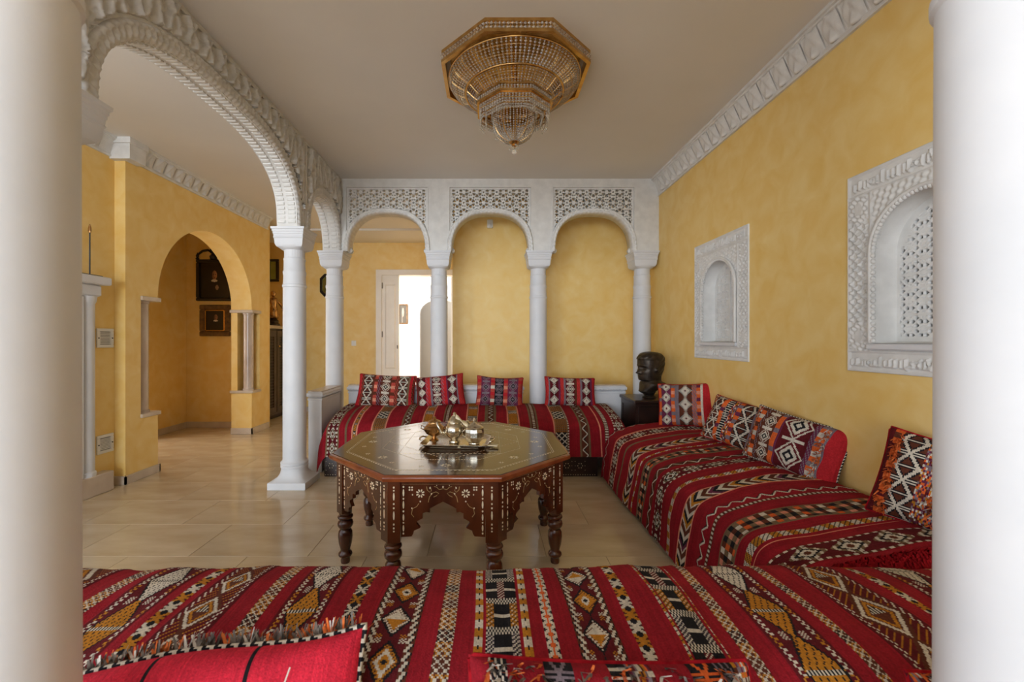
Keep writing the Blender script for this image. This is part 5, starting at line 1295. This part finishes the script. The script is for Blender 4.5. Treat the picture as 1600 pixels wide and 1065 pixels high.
st = empty('mantel_stand', (-3.16, 3.30, 1.76), 'thin black metal stand with a tall rod on the mantel shelf', 'stand')
MB().bevbox(-3.175, -3.145, 3.08, 3.50, 1.76, 1.772, .003).build('base_bar', 'black', st)
MB().lathe([(.005, 1.77), (.005, 2.12)], (-3.16, 3.40, 0), 8).build('rod', 'black', st)
MB().lathe([(.008, 2.10), (.012, 2.115), (.01, 2.14), (.005, 2.165), (.001, 2.17)], (-3.16, 3.40, 0), 10).build('knob', 'copper', st)
for z0, z1, lab in ((1.186, 1.347, 'upper'), (.30, .455, 'lower')):
    t = empty('vent_grille', (-3.235, 3.61, z0), 'white wall vent grille beside the pier, the %s one' % lab, 'vent', 'vent grilles')
    x = -3.235
    for (a, b, c, d) in ((3.535, 3.69, z0, z0+.025), (3.535, 3.69, z1-.025, z1), (3.535, 3.562, z0+.025, z1-.025), (3.663, 3.69, z0+.025, z1-.025)): MB().bevbox(x, x+.012, a, b, c, d, .003).build('frame_bar', 'plastic', t)
    MB().box(x, x+.002, 3.562, 3.663, z0+.025, z1-.025).build('mesh_back', 'grey', t)
    k = 8
    for i in range(k):
        zc = z0+.03+(z1-z0-.06)*(i+.5)/k; MB().box(x+.003, x+.009, 3.562, 3.663, zc-.004, zc+.003).build('louvre', 'plastic', t)
    for yy in (3.548, 3.676): MB().ball((x+.013, yy, (z0+z1)/2), .006, 6, 4).build('screw', 'black', t)

# ================================================================== HALL: CABINET, FIGURE, PICTURE, MIRROR, SWITCH
lc = empty('lattice_cabinet', (-3.6, 6.85, 0), 'tall grey-brown cabinet with lattice doors and a stone top in the hall', 'cabinet')
x = -3.38
MB().bevbox(-3.84, x-.02, 6.25, 7.45, .06, 1.43, .004).build('body', 'wood_grey', lc)
MB().bevbox(-3.85, x+.02, 6.23, 7.48, 1.43, 1.48, .006).build('stone_top', 'skirting', lc)
MB().box(-3.82, x-.05, 6.27, 7.43, 0, .06).build('plinth', 'wood_black', lc)
for y0, y1 in ((6.28, 6.84), (6.86, 7.42)):
    dr = empty('door', (x-.02, y0, .1)); dr.parent = lc; dr.location = Vector((x-.02, y0, .1))-lc.location
    for (a, b, c, d) in ((y0, y1, .10, .19), (y0, y1, 1.30, 1.40), (y0, y0+.08, .19, 1.30), (y1-.08, y1, .19, 1.30)): MB().bevbox(x-.02, x+.005, a, b, c, d, .004).build('frame_bar', 'wood_grey', dr)
    MB().box(x-.0195, x-.014, y0+.08, y1-.08, .19, 1.30).build('dark_back', 'black', dr)
    for i in range(24): z = .19+1.11*(i+.5)/24; MB().box(x-.014, x-.004, y0+.08, y1-.08, z-.007, z+.007).build('slat', 'wood_grey', dr)
    for i in range(9): y = y0+.08+(y1-y0-.16)*(i+.5)/9; MB().box(x-.012, x-.008, y-.006, y+.006, .19, 1.30).build('bar', 'wood_grey', dr)
    MB().ball((x+.018, y0+.04, 1.15), .016, 8, 6).build('knob', 'gold', dr)
fg = empty('figurine', (-3.52, 7.02, 1.48), 'small brown bronze figure with raised arms on the hall cabinet', 'sculpture')
MB().lathe([(.10, 0), (.10, .03), (.08, .05), (.085, .08), (.06, .11), (.05, .12)], (-3.52, 7.02, 1.48), 16).build('base', 'bronze', fg, auto=40)
MB().lathe([(.07, .12), (.085, .18), (.07, .26), (.052, .33), (.06, .38), (.066, .42), (.05, .455), (.02, .47), (.02, .49)], (-3.52, 7.02, 1.48), 18, rfn=lambda a, z: 1+.07*math.sin(6*a+z*30)).build('robed_body', 'copper', fg, smooth=True)
MB().ball((-3.52, 7.02, 1.48+.525), .042, 12, 8, 1.2).build('head', 'copper', fg, smooth=True)
for sg in (-1, 1):
    MB().tube([(-3.51, 7.02+sg*.05, 1.91), (-3.48, 7.02+sg*.13, 1.86), (-3.46, 7.02+sg*.17, 1.80), (-3.44, 7.02+sg*.13, 1.74)], .022, 8, rfn=lambda t_: 1.1-.5*t_).build('arm', 'copper', fg, smooth=True)
    MB().tube([(-3.56, 7.02+sg*.06, 1.88), (-3.60, 7.02+sg*.16, 1.82), (-3.59, 7.02+sg*.21, 1.70), (-3.56, 7.02+sg*.13, 1.62)], .03, 8, rfn=lambda t_: 1.2-.8*t_).build('drapery', 'copper', fg, smooth=True)
pc = empty('wall_frame', (-3.75, 7.5, 2.27), 'dark framed picture high on the hall wall above the figurine', 'picture')
for (a, b, c, d) in ((-3.85, -3.66, 2.27, 2.31), (-3.85, -3.66, 2.62, 2.66), (-3.85, -3.81, 2.31, 2.62), (-3.70, -3.66, 2.31, 2.62)): MB().bevbox(a, b, 7.465, 7.5, c, d, .006).build('frame_bar', 'frame_dark', pc)
MB().box(-3.81, -3.70, 7.485, 7.5, 2.31, 2.62).build('glass_pane', 'mirror', pc)
mi = empty('octagonal_mirror', (-2.79, 7.5, 2.0), 'long eight-sided greenish mirror in a dark frame, half hidden by a column', 'mirror')
def oct_poly(cx, cz, w_, h_, c): return [(cx-w_+c, cz-h_), (cx+w_-c, cz-h_), (cx+w_, cz-h_+c), (cx+w_, cz+h_-c), (cx+w_-c, cz+h_), (cx-w_+c, cz+h_), (cx-w_, cz+h_-c), (cx-w_, cz-h_+c)]
o1 = oct_poly(-2.79, 2.205, .15, .20, .08); o2 = oct_poly(-2.79, 2.205, .105, .155, .06)
for i in range(8):
    a, b, c, d_ = o1[i], o1[(i+1) % 8], o2[(i+1) % 8], o2[i]
    MB().add([(a[0], 7.5, a[1]), (b[0], 7.5, b[1]), (c[0], 7.5, c[1]), (d_[0], 7.5, d_[1]), (a[0], 7.48, a[1]), (b[0], 7.48, b[1]), (c[0], 7.465, c[1]), (d_[0], 7.465, d_[1])], [(0,1,2,3),(7,6,5,4),(0,4,5,1),(1,5,6,2),(2,6,7,3),(3,7,4,0)]).build('frame_segment', 'frame_dark', mi)
MB().prism(o2, lambda x, z: (x, 7.5, z), lambda x, z: (x, 7.478, z)).build('glass', 'mirror', mi)
sw = empty('light_switch', (-2.35, 7.5, 1.14), 'small white light switch on the hall wall between columns', 'switch')
MB().bevbox(-2.39, -2.31, 7.488, 7.5, 1.15, 1.24, .003).build('plate', 'plastic', sw); MB().bevbox(-2.375, -2.325, 7.482, 7.488, 1.165, 1.225, .002).build('rocker', 'plastic', sw)
se = empty('motion_sensor', (.02, 5.19, 2.6), 'small pale motion sensor high on the yellow wall in the middle arch', 'sensor')
MB().bevbox(-.015, .055, 5.15, 5.19, 2.60, 2.70, .010).build('housing', 'plastic', se); MB().ball((.02, 5.15, 2.63), .022, 10, 6).build('lens', 'plastic', se)
